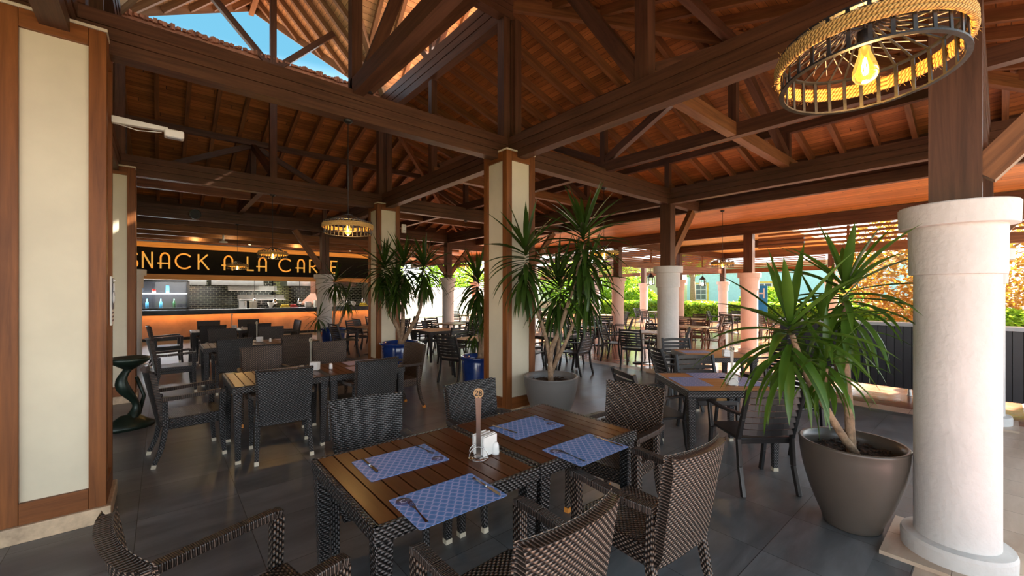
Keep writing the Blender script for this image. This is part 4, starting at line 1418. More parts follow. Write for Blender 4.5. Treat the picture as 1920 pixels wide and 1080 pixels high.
def placemat(pts, z, label, group, mat='placemat_print', logo=None):
    """pts: four corners anticlockwise, first edge is the long one"""
    cx = sum(p[0] for p in pts) / 4; cy = sum(p[1] for p in pts) / 4
    L = V((pts[1][0] - pts[0][0], pts[1][1] - pts[0][1])); W = V((pts[3][0] - pts[0][0], pts[3][1] - pts[0][1]))
    rz = math.atan2(L.y, L.x)
    l, w = 0.42, 0.29
    t = thing('placemat', label, 'placemat', (cx, cy, z), rz, group)
    b = MB()
    poly = []
    for sx, sy, a0 in ((1, 1, 0), (-1, 1, 90), (-1, -1, 180), (1, -1, 270)):
        for k in range(4): poly.append((sx * (l / 2 - 0.01) + 0.01 * cos(R_(a0 + 30 * k)), sy * (w / 2 - 0.01) + 0.01 * sin(R_(a0 + 30 * k))))
    b.prism(poly, 0, 0.0015)
    b.build('printed_sheet', mat, t)
    if logo:
        b = MB(); b.lathe([(0, 0.0022), (0.032, 0.0022), (0.032, 0.0015)], 24, c=(logo[0], logo[1], 0)); lg = b.build('round_logo', 'mat_logo', t)
        b = MB()
        q = logo[2]
        for pts_ in ([(0.0, -0.012), (0.0, 0.012)], arc(0.014, 0, 0.013, 0.013, 50, 310, 8)):
            for (ax, ay), (bx, by) in zip(pts_, pts_[1:]):
                b.bar((logo[0] + (ax - 0.012) * q, logo[1] + ay * q, 0.0026), (logo[0] + (bx - 0.012) * q, logo[1] + by * q, 0.0026), 0.003, 0.0006)
        b.build('logo_letters', 'mat_letter', lg)
    return t


def cutlery(kind, x, y, rz, z, label, group):
    t = thing(kind, label, kind, (x, y, z), rz, group)
    b = MB()
    if kind == 'fork':
        pts = [(-0.095, 0, 0.003), (-0.03, 0, 0.004), (0.02, 0, 0.006), (0.045, 0, 0.004)]
        ws = [0.013, 0.006, 0.006, 0.018]
        for k in range(3): b.bar(pts[k], pts[k + 1], ws[k], 0.0025, w1=ws[k + 1])
        for q in range(4):
            yy = -0.0085 + q * 0.0057
            b.bar((0.044, yy, 0.004), (0.092, yy, 0.007), 0.0028, 0.002)
    else:
        b.bar((-0.105, 0, 0.004), (0.0, 0, 0.004), 0.013, 0.006, w1=0.010)
        b.bar((0.0, 0, 0.004), (0.02, 0.002, 0.004), 0.008, 0.002, w1=0.017)
        b.bar((0.02, 0.002, 0.004), (0.09, 0.002, 0.004), 0.017, 0.0015)
        b.bar((0.09, 0.002, 0.004), (0.11, -0.003, 0.004), 0.017, 0.0012, w1=0.004)
    b.build('metal_body', 'chrome', t)
    return t


def at(px, py, z):
    d = 776.0 * (CAMH - z) / (py - 549.0)
    u = (px - 960) / 776.0
    return (FX * d + FY * u * d, FY * d - FX * u * d)


MG = 'blue printed placemats on table 28'
def mat_from(px4, **k):
    return placemat([at(x, y, ZT) for x, y in px4], ZT, **k)


mat_from([(796, 989), (944, 930), (876, 891), (739, 937.5)], label='blue wave-print placemat, the largest, fork and round logo at its corner', group=MG, logo=(-0.165, 0.095, 1))
mat_from([(705, 900), (836, 862.5), (787.5, 835), (669, 866)], label='blue wave-print placemat before the dark wicker chair at column end', group=MG, logo=(0.165, -0.095, -1))
mat_from([(973, 822), (1054, 798), (1000, 782), (923, 801)], label='blue wave-print placemat behind the salt and pepper shakers', group=MG, logo=(0.165, -0.06, -1))
mat_from([(1096, 871), (1174, 839), (1100, 816), (1023, 843)], label='blue wave-print placemat near the sunlit wicker back', group=MG, logo=(-0.165, 0.08, 1))
KZ = ZT + 0.002


def cut_px(kind, p0, p1, label):
    a, b_ = at(*p0, KZ), at(*p1, KZ)
    cutlery(kind, (a[0] + b_[0]) / 2, (a[1] + b_[1]) / 2, math.atan2(b_[1] - a[1], b_[0] - a[0]), KZ, label, 'forks and knives on table 28')


cut_px('fork', (803, 983), (765, 940), 'steel fork lying over the round logo of the largest blue placemat')
cut_px('knife', (887, 898), (938, 930), 'steel knife along the edge of the largest blue placemat')
cut_px('knife', (680, 862), (707, 886), 'steel knife with broad blade on placemat before the column-end chair')
cut_px('fork', (781, 837), (812, 852), 'steel fork at the far corner of placemat before the column-end chair')
cut_px('knife', (926, 800), (966, 812), 'steel knife on the placemat behind the shakers')
cut_px('fork', (1001, 782), (1026, 790), 'steel fork on the placemat behind the shakers')
cut_px('fork', (1096, 866), (1048, 846), 'steel fork on the placemat near the sunlit wicker back')
cut_px('knife', (1112, 819), (1168, 838), 'steel knife on the placemat near the sunlit wicker back')


DIG = {
    '2': [arc(0.3, 0.72, 0.26, 0.26, 160, -35, 10) + [(0.05, 0.03), (0.6, 0.03)]],
    '8': [arc(0.3, 0.73, 0.21, 0.24, 0, 360, 14), arc(0.3, 0.26, 0.26, 0.26, 0, 360, 14)],
    '4': [[(0.42, 0.0), (0.42, 0.97), (0.03, 0.3), (0.6, 0.3)]],
    '5': [[(0.55, 0.97), (0.12, 0.97), (0.08, 0.55)] + arc(0.29, 0.33, 0.27, 0.3, 120, -140, 10)],
}


def sign_holder(x, y, rz, number, label, group, plain_only=False):
    t = thing('number_holder', label, 'table number', (x, y, 0.7365), rz, group)
    b = MB(); b.lathe([(0, 0), (0.055, 0), (0.055, 0.003), (0.015, 0.006), (0, 0.006)], 24); b.build('base', 'chrome', t)
    b = MB()
    b.bar((0, 0, 0.004), (0, 0, 0.20), 0.024, 0.004, up=(0, 1, 0)); b.bar((0, 0, 0.20), (0, 0, 0.32), 0.024, 0.004, up=(0, 1, 0), w1=0.034)
    b.build('stem', 'steel_stem' if number == '28' else 'steel_dull', t)
    b = MB()
    n = 24
    f1 = [b.vert((0.027 * cos(2 * pi * k / n), -0.003, 0.345 + 0.027 * sin(2 * pi * k / n))) for k in range(n)]
    f2 = [b.vert((0.027 * cos(2 * pi * k / n), 0.003, 0.345 + 0.027 * sin(2 * pi * k / n))) for k in range(n)]
    b.face(f1); b.face(f2[::-1])
    for k in range(n): b.face((f1[k], f2[k], f2[(k + 1) % n], f1[(k + 1) % n]))
    dsc = b.build('number_disc', 'brass' if number == '28' else 'foot_cream', t)
    b = MB()
    for q, ch in enumerate(number):
        for s_ in DIG[ch]: stroke(b, s_, 0.0042, -0.0042, 0.002, 0.027, 0.027, -0.019 + q * 0.021, 0.333)
    b.box((0, -0.0042, 0.322), (0.006, 0.002, 0.005))
    b.build('number', 'cable_black', dsc)
    b = MB()
    for s_ in (-1, 1):
        pts = [(0.05 * cos(R_(a)), s_ * 0.028, 0.012 + 0.055 * sin(R_(a))) for a in range(0, 181, 15)]
        b.tube(pts, 0.0025, 6)
    b.build('wire_clip', 'chrome', t)
    return t


def napkins(x, y, rz, label, group, sc=1.0):
    b = MB()
    for k in range(9):
        b.box((rnd.uniform(-0.002, 0.002), -0.034 + k * 0.0085, 0.045 + rnd.uniform(-0.002, 0.004)), (0.086, 0.0055, 0.084), rz=rnd.uniform(-0.04, 0.04))
    o = b.build('napkin_stack', 'paper_white', loc=(x, y, 0.7395))
    o.rotation_euler = (0, 0, rz); o.scale = (sc, sc, sc)
    return tag(o, label, 'napkins', group)


def shaker(x, y, label, group, holes=3, s=1.0):
    t = thing('salt_shaker', label, 'shaker', (x, y, 0.7365), 0, group)
    b = MB(); b.lathe([(0, 0), (0.021, 0), (0.0215, 0.01), (0.019, 0.045), (0.0165, 0.056), (0.010, 0.064), (0, 0.066)], 24); b.build('body', 'white_ceramic', t)
    b = MB()
    for k in range(holes): b.lathe([(0, 0.001), (0.0014, 0.0)], 8, c=(0.006 * cos(2.1 * k), 0.006 * sin(2.1 * k), 0.0655))
    b.build('pour_holes', 'cable_black', t)
    return t


q = plan(2.22, -0.18)
face = TR                                      # signs face the camera
sign_holder(q[0], q[1], face + 0.1, '28', 'brushed number 28 table sign with napkin clip on the closest table', 'table number signs')
q = plan(2.275, -0.150)
napkins(q[0], q[1], face + R_(52), 'white folded napkins clipped behind the 28 sign', 'napkin stacks', 1.2)
a = at(929, 851, ZT); shaker(a[0], a[1], 'white ceramic shaker in front of its twin beside the 28 sign', 'shakers on table 28', 3)
a = at(921, 843, ZT); shaker(a[0], a[1], 'white ceramic shaker half behind its twin, touching the napkins', 'shakers on table 28', 2)
q = plan(3.97, 2.11)
sign_holder(q[0], q[1], face, '24', 'number 24 table sign on a pale steel stem with napkins', 'table number signs')
napkins(q[0] + FX * 0.01, q[1] + FY * 0.01, face, 'white napkins behind the 24 sign', 'napkin stacks')
q = plan(5.75, 2.98)
sign_holder(q[0], q[1], face, '25', 'pale number sign on the table behind table 24', 'table number signs')
napkins(q[0] + FX * 0.01, q[1] + FY * 0.01, face, 'white napkins on the table behind table 24', 'napkin stacks')
for k, (y, ds) in enumerate(((5.05, 'second'), (8.57, 'third'), (12.0, 'fourth'))):
    sign_holder(1.30, y + 0.05, face, '28'[:0] + ('25', '24', '28')[k] if False else '25', 'thin steel table sign seen edge-on in the %s dark row' % ds, 'table number signs').rotation_euler = (0, 0, face + R_(84))
    napkins(1.34, y + 0.02, face, 'white napkins on the dark table of the %s row' % ds, 'napkin stacks')
    shaker(1.50, y - 0.02, 'white shaker on the dark table of the %s row' % ds, 'shakers on the dark tables', 2)
PM = 'pale pink placemats in the dark rows'
for x, y, lb in ((1.02, 5.27, 'pale placemat at the amber lit end of the second table'), (1.95, 5.27, 'pale pink placemat at the far edge of second table'), (1.86, 4.86, 'pale pink placemat half hidden by wicker back, second table'),
                 (1.85, 8.85, 'pale placemat at the far edge of the third table'), (1.82, 8.35, 'pale placemat at the near edge of the third table'), (1.7, 12.2, 'pale placemat on the fourth table')):
    placemat([(x - .2, y - .14), (x + .2, y - .14), (x + .2, y + .14), (x - .2, y + .14)], ZT, lb, PM, 'mat_pink')
def mat_plan(d, l, ang, label):
    x, y = plan(d, l); c, s = cos(TR + ang), sin(TR + ang)
    placemat([(x - .2 * c + .14 * s, y - .2 * s - .14 * c), (x + .2 * c + .14 * s, y + .2 * s - .14 * c), (x + .2 * c - .14 * s, y + .2 * s + .14 * c), (x - .2 * c - .14 * s, y - .2 * s + .14 * c)], ZT, label, 'placemats on the amber tables', 'placemat_print')
mat_plan(4.13, 1.77, pi / 2, 'pale blue placemat on table 24 at the hidden chair side')
mat_plan(4.42, 2.12, 0, 'pale blue placemat across table 24 by two spoons')
mat_plan(4.13, 2.30, pi / 2, 'pale blue placemat on table 24 by the yucca leaves')
mat_plan(6.2, 2.75, 0, 'pale blue placemat on the table behind table 24')


# ------------------------------------------------------------------ cage lamps
def cage_lamp(label, loc, cord_to, tilt=(0, 0, 0), big=False):
    t = thing('cage_lamp', label, 'pendant lamp', loc, 0, 'rope-bound cage pendant lamps')
    t.rotation_euler = tilt
    r = 0.235
    h = 0.118
    nb = 30
    N = 64
    b = MB()
    ring = lambda rr, z: [(rr * cos(2 * pi * k / N), rr * sin(2 * pi * k / N), z) for k in range(N)]
    def band(rr, z, hh, th):
        b.lathe([(rr, z - hh / 2), (rr, z + hh / 2), (rr - th, z + hh / 2), (rr - th, z - hh / 2), (rr, z - hh / 2)], N, smooth=False)
    band(r, -h / 2, 0.006, 0.014); band(r, h / 2, 0.006, 0.014)
    for k in range(nb):
        a_ = 2 * pi * k / nb
        c, s = cos(a_), sin(a_)
        b.bar((c * (r - 0.007), s * (r - 0.007), -h / 2), (c * (r - 0.007), s * (r - 0.007), h / 2), 0.010, 0.004, up=(c, s, 0))
        b.bar((c * (r - 0.007), s * (r - 0.007), h / 2), (c * 0.035, s * 0.035, h / 2 + 0.075), 0.007, 0.003)
    band(0.045, h / 2 + 0.075, 0.006, 0.012)
    b.build('cage_frame', 'cage_metal', t)
    b = MB()
    for q in range(3):
        zz = 0.016 + (q - 1) * 0.0150
        pts = [((r + 0.006 + 0.002 * sin(5 * 2 * pi * k / N + q)) * cos(2 * pi * k / N), (r + 0.006) * sin(2 * pi * k / N), zz + 0.002 * sin(3 * 2 * pi * k / N)) for k in range(N)]
        b.tube(pts, 0.0088, 8, closed=True)
    b.build('rope_band', 'rope', t)
    if big:
        b = MB()
        for k in range(150):
            a_ = rnd.uniform(0, 2 * pi); rr = r + 0.012
            z0 = rnd.choice((-0.006, 0.038))
            p = V((rr * cos(a_), rr * sin(a_), z0 + rnd.uniform(-0.004, 0.004)))
            b.bar(p, p + V((rnd.uniform(-0.012, 0.012), rnd.uniform(-0.012, 0.012), (-1 if z0 < 0 else 1) * rnd.uniform(0.004, 0.014))), 0.0008, 0.0008)
        b.build('rope_fibres', 'rope', t)['kind'] = 'stuff'
        b = MB()
        for k in range(26):
            a_ = 2 * pi * k / 26
            b.tube([(cos(a_) * 0.2, sin(a_) * 0.2, h / 2 + 0.012), (cos(a_ + 0.5) * 0.12, sin(a_ + 0.5) * 0.12, h / 2 + 0.045), (cos(a_ + 1.0) * 0.05, sin(a_ + 1.0) * 0.05, h / 2 + 0.07)], 0.0016, 4)
        b.build('wire_weave', 'foot_cream', t)
    b = MB(); b.lathe([(0.0, 0.10), (0.018, 0.10), (0.02, 0.06), (0.017, 0.045), (0.0, 0.045)], 16); b.build('lamp_socket', 'cable_black', t)
    b = MB(); b.lathe([(0.0145, 0.05), (0.0155, 0.03), (0.026, -0.002), (0.034, -0.032), (0.034, -0.048), (0.026, -0.064), (0.010, -0.073), (0.0, -0.075)], 28)
    o = b.build('bulb', 'amber_glass', t)
    o.visible_shadow = True
    b = MB()
    for k in range(6):
        a_ = 2 * pi * k / 6
        b.tube([(0.006 * cos(a_), 0.006 * sin(a_), 0.02), (0.013 * cos(a_), 0.013 * sin(a_), -0.015), (0.007 * cos(a_), 0.007 * sin(a_), -0.045)], 0.0016, 5)
    b.build('filament', 'bulb_glow', t)
    b = MB(); b.tube([(0, 0, 0.10), cord_to], 0.0045, 6); b.build('cord', 'cable_black', t)
    b = MB(); c = cord_to; b.lathe([(0.0, -0.02), (0.03, -0.018), (0.045, 0.0), (0.045, 0.012)], 16, c=c); b.build('ceiling_rose', 'cable_black', t)
    point('lamp_glow', (loc[0] + 0.0, loc[1], loc[2] - 0.10), 4.0, (1.0, 0.55, 0.18), 0.03)
    return t


cage_lamp('large rope-bound cage lamp close overhead with glowing bulb', (1.74, 0.285, 2.37), (0.0, -0.08, 1.02), (R_(-2), R_(3), 0), big=True)
cage_lamp('rope-bound cage lamp beside the second square column', (1.47, 4.36, 2.29), (0, 0, 1.10))
cage_lamp('cage lamp in front of the sign between A and CARTE lettering'.replace('A and CARTE', 'two words'), (1.54, 8.55, 2.31), (0, 0, 1.08))
cage_lamp('smallest cage lamp hanging before the sign letter L', (1.50, 12.8, 2.30), (0, 0, 1.09))
cage_lamp('cage lamp glowing amid crossed braces above the blue pots', (5.735, 8.55, 2.28), (0, 0, 1.11))
cage_lamp('cage lamp half lost in the tall yucca leaves', (5.735, 4.36, 2.28), (0, 0, 1.11))
cage_lamp('cage lamp under the orange terrace ceiling', (9.75, 4.10, 2.27), (0, 0, 1.21))


def hanging_lantern(x, y, z, label):
    t = thing('hanging_lantern', label, 'lantern', (x, y, z), 0, 'black hanging lanterns')
    b = MB(); b.lathe([(0.14, 0.28), (0.11, 0.34), (0.05, 0.40), (0.02, 0.44)], 6, smooth=False); b.build('hood', 'cage_metal', t)
    b = MB()
    for k in range(6): b.bar((0.13 * cos(k * pi / 3), 0.13 * sin(k * pi / 3), 0), (0.13 * cos(k * pi / 3), 0.13 * sin(k * pi / 3), 0.28), 0.018, 0.018)
    b.lathe([(0, 0), (0.145, 0), (0.145, 0.02), (0, 0.02)], 6, smooth=False)
    b.build('frame', 'cage_metal', t)
    b = MB(); b.lathe([(0.115, 0.03), (0.115, 0.27)], 6, smooth=False); b.build('glass_panes', 'clear_glass', t)
    b = MB(); b.lathe([(0, 0.02), (0.035, 0.02), (0.035, 0.14), (0, 0.15)], 10); b.build('candle', 'lamp_white', t)
    b = MB(); b.tube([(0, 0, 0.44), (0, 0, 0.72)], 0.01, 5); b.build('chain', 'cable_black', t)
    return t


q = at(1222, 700, 0)
hanging_lantern(14.1, 8.55, 1.92, 'black hanging lantern beside the knobbly column below the louvred screen')
hanging_lantern(18.3, 8.55, 1.92, 'black hanging lantern against the blue house')

# ------------------------------------------------------------------ yuccas
def leaf(b, base, az, el, L, W, droop, mi=0, n=6):
    p = V(base)
    d = V((cos(az) * cos(el), sin(az) * cos(el), sin(el)))
    side = d.cross(V((0, 0, 1)))
    if side.length < 0.05: side = V((1, 0, 0))
    side.normalize()
    rows = []
    seg = L / n
    for k in range(n + 1):
        t = k / n
        w = W * (0.55 + 1.2 * t if t < 0.35 else (1.0 - ((t - 0.35) / 0.65) ** 1.8)) if k < n else 0.0
        w = max(w, 0.0005)
        up = side.cross(d)
        rows.append((p - side * w / 2 + up * w * 0.22, p - up * 0.0, p + side * w / 2 + up * w * 0.22))
        d = (d + V((0, 0, -1)) * droop * (0.35 + t) / n * 2.2).normalized()
        p = p + d * seg
    ids = [[b.vert(q) for q in r] for r in rows]
    for k in range(n):
        for q in range(2):
            b.face((ids[k][q], ids[k][q + 1], ids[k + 1][q + 1], ids[k + 1][q]), [(q, k), (q + 1, k), (q + 1, k + 1), (q, k + 1)], mi, True)


def crown(b, c, n, L, W, rg, old=0.5, up=0.5):
    for k in range(n):
        t = (k + 0.5) / n                     # 0 young upright .. 1 old hanging
        az = k * 2.39996 + rg.uniform(-0.3, 0.3)
        el = R_(86 - 142 * t ** 0.62 + rg.uniform(-9, 9))
        l = L * (0.8 + 0.35 * sin(pi * min(1, t + 0.15))) * rg.uniform(0.82, 1.1)
        z = c[2] + 0.05 - old * 0.40 * t ** 1.2
        leaf(b, (c[0] + cos(az) * 0.018, c[1] + sin(az) * 0.018, z), az, el, l, W * rg.uniform(0.75, 1.1), (0.15 + 1.6 * t ** 1.3) * up * 1.6)


def yucca(label, x, y, pot, stems, crowns, lf='yucca_leaf', seed=1, group='potted yuccas'):
    """pot = (mat, height, rim r, foot r, kind); stems = list of [(pt, r)..]; crowns = [(centre, n, L, W, old)] in local coordinates"""
    rg = random.Random(seed)
    t = thing('potted_yucca', label, 'potted plant', (x, y, 0), 0, group)
    mat, h, r, rf, kind = pot
    b = MB()
    if kind == 'cup':
        prof = [(0, 0.0), (rf, 0.0), (rf + 0.01, 0.012)]
        for k in range(1, 13):
            s = k / 12
            prof.append((rf + (r - rf) * (1 - (1 - s) ** 1.7), 0.012 + (h - 0.03) * s))
        prof += [(r + 0.004, h - 0.008), (r - 0.004, h), (r - 0.022, h - 0.004), (r - 0.03, h - 0.06), (r - 0.04, h - 0.12)]
        b.lathe(prof, 64)
    else:
        prof = [(0, 0), (rf, 0), (rf * 1.12, h * 0.12), (r * 0.9, h * 0.5), (r * 0.93, h * 0.86), (r * 0.90, h * 0.9), (r * 1.04, h * 0.95), (r * 1.06, h * 0.985), (r, h), (r * 0.9, h * 0.99), (r * 0.86, h * 0.86)]
        b.lathe(prof, 48)
    b.build('pot', mat, t)
    b = MB()
    sr = (r - 0.036) if kind == 'cup' else r * 0.87
    zs = h - 0.085
    n = 26
    prev = None
    for j in range(7):
        rr = sr * j / 6
        ring = [b.vert((rr * cos(2 * pi * k / n), rr * sin(2 * pi * k / n), zs + rg.uniform(-0.008, 0.012) - (0.01 if j == 6 else 0))) for k in range(n)] if j else [b.vert((0, 0, zs + 0.01))] * n
        if prev:
            for k in range(n):
                k2 = (k + 1) % n
                if j == 1: b.face((prev[0], ring[k], ring[k2]), None, 0, True)
                else: b.face((prev[k], ring[k], ring[k2], prev[k2]), None, 0, True)
        prev = ring
    for k in range(140):
        a_, rr = rg.uniform(0, 2 * pi), sr * 0.93 * math.sqrt(rg.random())
        b.box((rr * cos(a_), rr * sin(a_), zs + 0.012), (rg.uniform(0.006, 0.022), rg.uniform(0.006, 0.014), 0.010), rz=rg.uniform(0, 3), mi=1)
    b.build('soil', ['soil', 'soil_chip'], t)
    for st in stems:
        b = MB()
        P = [V(p) for p, _ in st]; Rr = [q_ for _, q_ in st]
        pts, rad = [], []
        for k in range(len(P) - 1):
            m = max(3, int((P[k + 1] - P[k]).length / 0.025))
            for i in range(m):
                s = i / m
                p0 = P[max(0, k - 1)]; p1, p2 = P[k], P[k + 1]; p3 = P[min(len(P) - 1, k + 2)]
                pt = 0.5 * ((2 * p1) + (p2 - p0) * s + (2 * p0 - 5 * p1 + 4 * p2 - p3) * s * s + (3 * p1 - 3 * p2 + p3 - p0) * s ** 3)
                pts.append(pt + V((rg.uniform(-1, 1), rg.uniform(-1, 1), 0)) * 0.0015)
                rad.append((Rr[k] * (1 - s) + Rr[k + 1] * s) * (1 + 0.05 * (i % 2)))
        pts.append(P[-1]); rad.append(Rr[-1])
        b.tube(pts, rad, 12)
        b.build('stem', 'bark', t)
    for (c, n, L, W, old) in crowns:
        b = MB(); crown(b, c, n, L, W, rg, old)
        b.build('leaf_crown', lf, t)
    return t


def rel(base, d, l, z):
    x, y = plan(d, l)
    return (x - base[0], y - base[1], z)


# taupe pot beside the close column
B1 = plan(2.90, 2.38)
yucca('yucca in the big taupe pot beside the close white round column', B1[0], B1[1], ('pot_taupe', 0.585, 0.305, 0.155, 'cup'),
      [[((0.0, 0.0, 0.48), 0.030), (rel(B1, 2.90, 2.36, 0.80), 0.027), (rel(B1, 2.90, 2.34, 1.10), 0.024), (rel(B1, 2.92, 2.35, 1.55), 0.020)],
       [((0.03, -0.03, 0.47), 0.028), (rel(B1, 2.85, 2.26, 0.66), 0.024), (rel(B1, 2.82, 2.10, 0.90), 0.021), (rel(B1, 2.80, 1.99, 1.06), 0.019), (rel(B1, 2.78, 1.88, 1.34), 0.017)],
       [(rel(B1, 2.83, 2.14, 0.84), 0.017), (rel(B1, 2.78, 2.10, 0.98), 0.014), (rel(B1, 2.74, 2.08, 1.12), 0.013)],
       [(rel(B1, 2.90, 2.35, 1.0), 0.018), (rel(B1, 2.90, 2.27, 1.12), 0.015), (rel(B1, 2.92, 2.22, 1.32), 0.014)]],
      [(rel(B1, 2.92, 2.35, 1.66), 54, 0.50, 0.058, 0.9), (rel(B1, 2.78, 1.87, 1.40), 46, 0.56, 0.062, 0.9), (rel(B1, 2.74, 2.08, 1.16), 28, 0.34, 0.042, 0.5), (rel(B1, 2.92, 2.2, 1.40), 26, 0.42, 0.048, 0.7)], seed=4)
# grey pot beside the square column
B2 = plan(5.32, 0.50)
yucca('tall branching yucca in the grey pot against the square column', B2[0], B2[1], ('pot_grey', 0.56, 0.345, 0.20, 'cup'),
      [[((0.0, 0.0, 0.45), 0.036), (rel(B2, 5.3, 0.50, 0.85), 0.032), (rel(B2, 5.25, 0.62, 1.2), 0.026), (rel(B2, 5.2, 0.80, 1.8), 0.021), (rel(B2, 5.2, 0.90, 2.25), 0.018)],
       [((0.02, 0.0, 0.62), 0.028), (rel(B2, 5.25, 0.66, 0.95), 0.022), (rel(B2, 5.3, 0.80, 1.25), 0.020), (rel(B2, 5.3, 0.95, 1.6), 0.017)],
       [((-0.01, 0.01, 0.75), 0.024), (rel(B2, 5.3, 0.42, 1.1), 0.022), (rel(B2, 5.25, 0.28, 1.5), 0.02), (rel(B2, 5.2, 0.18, 2.0), 0.018)],
       [((0.02, 0.02, 0.55), 0.025), (rel(B2, 5.35, 0.60, 0.9), 0.02), (rel(B2, 5.4, 0.62, 1.5), 0.017)]],
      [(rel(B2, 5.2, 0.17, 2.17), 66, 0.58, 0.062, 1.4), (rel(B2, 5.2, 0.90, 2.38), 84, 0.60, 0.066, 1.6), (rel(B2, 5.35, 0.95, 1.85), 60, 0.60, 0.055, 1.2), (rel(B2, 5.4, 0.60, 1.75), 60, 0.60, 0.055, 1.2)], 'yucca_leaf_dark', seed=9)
# big blue pot
B3 = plan(8.10, -2.19)
yucca('bushy yucca in the large glazed blue pot by the second square column', B3[0], B3[1], ('pot_blue', 0.66, 0.37, 0.26, 'jar'),
      [[((0, 0, 0.5), 0.06), (rel(B3, 8.1, -2.20, 0.85), 0.05), (rel(B3, 8.1, -2.42, 1.3), 0.035), (rel(B3, 8.1, -2.5, 1.85), 0.028)],
       [((0.02, 0, 0.6), 0.045), (rel(B3, 8.05, -2.12, 1.1), 0.036), (rel(B3, 8.1, -2.15, 1.9), 0.028)],
       [((0.03, 0, 0.62), 0.045), (rel(B3, 8.0, -1.95, 0.95), 0.036), (rel(B3, 8.0, -1.78, 1.3), 0.03), (rel(B3, 8.0, -1.72, 1.8), 0.025)]],
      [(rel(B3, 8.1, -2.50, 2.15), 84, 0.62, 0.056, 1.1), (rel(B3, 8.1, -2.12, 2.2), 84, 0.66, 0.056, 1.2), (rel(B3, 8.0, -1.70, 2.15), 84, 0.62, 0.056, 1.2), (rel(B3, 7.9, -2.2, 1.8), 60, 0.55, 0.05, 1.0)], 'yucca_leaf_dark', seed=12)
# dark blue pot partly behind the first square column
B4 = plan(6.62, -0.52)
yucca('slim yucca in the dark blue pot emerging from behind the square column', B4[0], B4[1], ('pot_blue', 0.62, 0.30, 0.24, 'jar'),
      [[((0, 0, 0.5), 0.035), (rel(B4, 6.6, -0.50, 1.0), 0.028), (rel(B4, 6.6, -0.55, 1.6), 0.024)], [((0.04, 0, 0.5), 0.03), (rel(B4, 6.55, -0.46, 0.9), 0.024), (rel(B4, 6.5, -0.42, 1.25), 0.02)]],
      [(rel(B4, 6.6, -0.55, 1.85), 84, 0.55, 0.05, 1.2), (rel(B4, 6.5, -0.42, 1.35), 40, 0.42, 0.034, 0.8), (rel(B4, 6.6, -0.6, 1.0), 22, 0.40, 0.03, 0.5)], 'yucca_leaf_dark', seed=15)
# small blue pot by the kitchen
B5 = plan(11.35, -4.90)
yucca('yucca in the smallest blue pot before the round column near the counter', B5[0], B5[1], ('pot_blue', 0.66, 0.34, 0.26, 'jar'),
      [[((0, 0, 0.5), 0.035), (rel(B5, 11.3, -4.85, 1.2), 0.03), (rel(B5, 11.3, -4.82, 1.7), 0.024)], [((0.05, 0, 0.5), 0.03), (rel(B5, 11.25, -4.6, 1.0), 0.025), (rel(B5, 11.2, -4.48, 1.3), 0.02)]],
      [(rel(B5, 11.3, -4.82, 1.95), 56, 0.62, 0.045, 0.8), (rel(B5, 11.2, -4.48, 1.5), 40, 0.50, 0.04, 0.8), (rel(B5, 11.0, -5.15, 0.95), 26, 0.48, 0.04, 0.4)], 'yucca_leaf_dark', seed=21)

# ------------------------------------------------------------------ bar front and things out to the side
t = thing('bar_front', 'long dark bar front of upright boards under a grey top rail', 'bar', (8.95, 0, 0))
b = MB()
y = -0.55
while y < 2.7:
    b.box((0, y, 0.60), (0.03, 0.092, 0.98)); y += 0.10
b.build('upright_boards', 'dark_panel', t)
b = MB(); b.box((0.02, 1.05, 0.60), (0.015, 3.3, 0.98)); b.build('backing', 'groove', t)
b = MB(); b.box((0.10, 1.05, 1.12), (0.34, 3.36, 0.05)); b.build('top_rail', 'grey_top', t)
for y in (-0.3, 0.93, 2.1, 2.6):
    b = MB(); b.lathe([(0.03, 0), (0.035, 0.01), (0.025, 0.02), (0.025, 0.11)], 14, c=(0.03, y, 0)); b.build('leg', 'steel_dull', t)
t = thing('service_cabinet', 'low grey cabinet with pale top beyond the close round column', 'cabinet', (8.7, -1.55, 0))
b = MB(); b.box((0, 0, 0.42), (0.55, 1.5, 0.84)); b.build('body', 'grey_panel', t, 0.005)
b = MB(); b.box((0, 0, 0.87), (0.62, 1.56, 0.05)); b.build('top', 'grey_top', t)
b = MB(); b.box((-0.28, 0, 0.66), (0.006, 1.46, 0.012)); b.build('drawer_gap', 'groove', t)
t = thing('beige_stall', 'small beige open-fronted box stall in the garden', 'stall', (13.6, -3.0, 0))
b = MB(); b.box((0, 0.5, 0.5), (0.5, 0.06, 1.0)); b.box((0, -0.5, 0.5), (0.5, 0.06, 1.0)); b.box((0.22, 0, 0.5), (0.06, 1.0, 1.0)); b.build('box_sides', 'beige_box', t)
b = MB(); b.box((0, 0, 1.02), (0.7, 1.2, 0.05)); b.build('counter_top', 'grey_top', t)

t = thing('palm_tree', 'thick rough grey palm trunk in the garden beyond the close column', 'palm tree', (13.0, -2.15, -0.06))
b = MB(); pts = []; rad = []
for k in range(44):
    z = k * 0.12; pts.append((0.02 * sin(k), 0.04 * z * 0.5, z)); rad.append(0.30 + (0.035 if k % 2 else -0.01) - 0.01 * z)
b.tube(pts, rad, 22); b.build('trunk', 'palm_bark', t)
b = MB(); rg = random.Random(3)
for k in range(22):
    az = k * 2.4; leaf(b, (0, 0.1, 5.2), az, R_(rg.uniform(5, 70)), 2.6, 0.5, 0.9, n=8)
b.build('fronds', 'hedge_leaf', t)


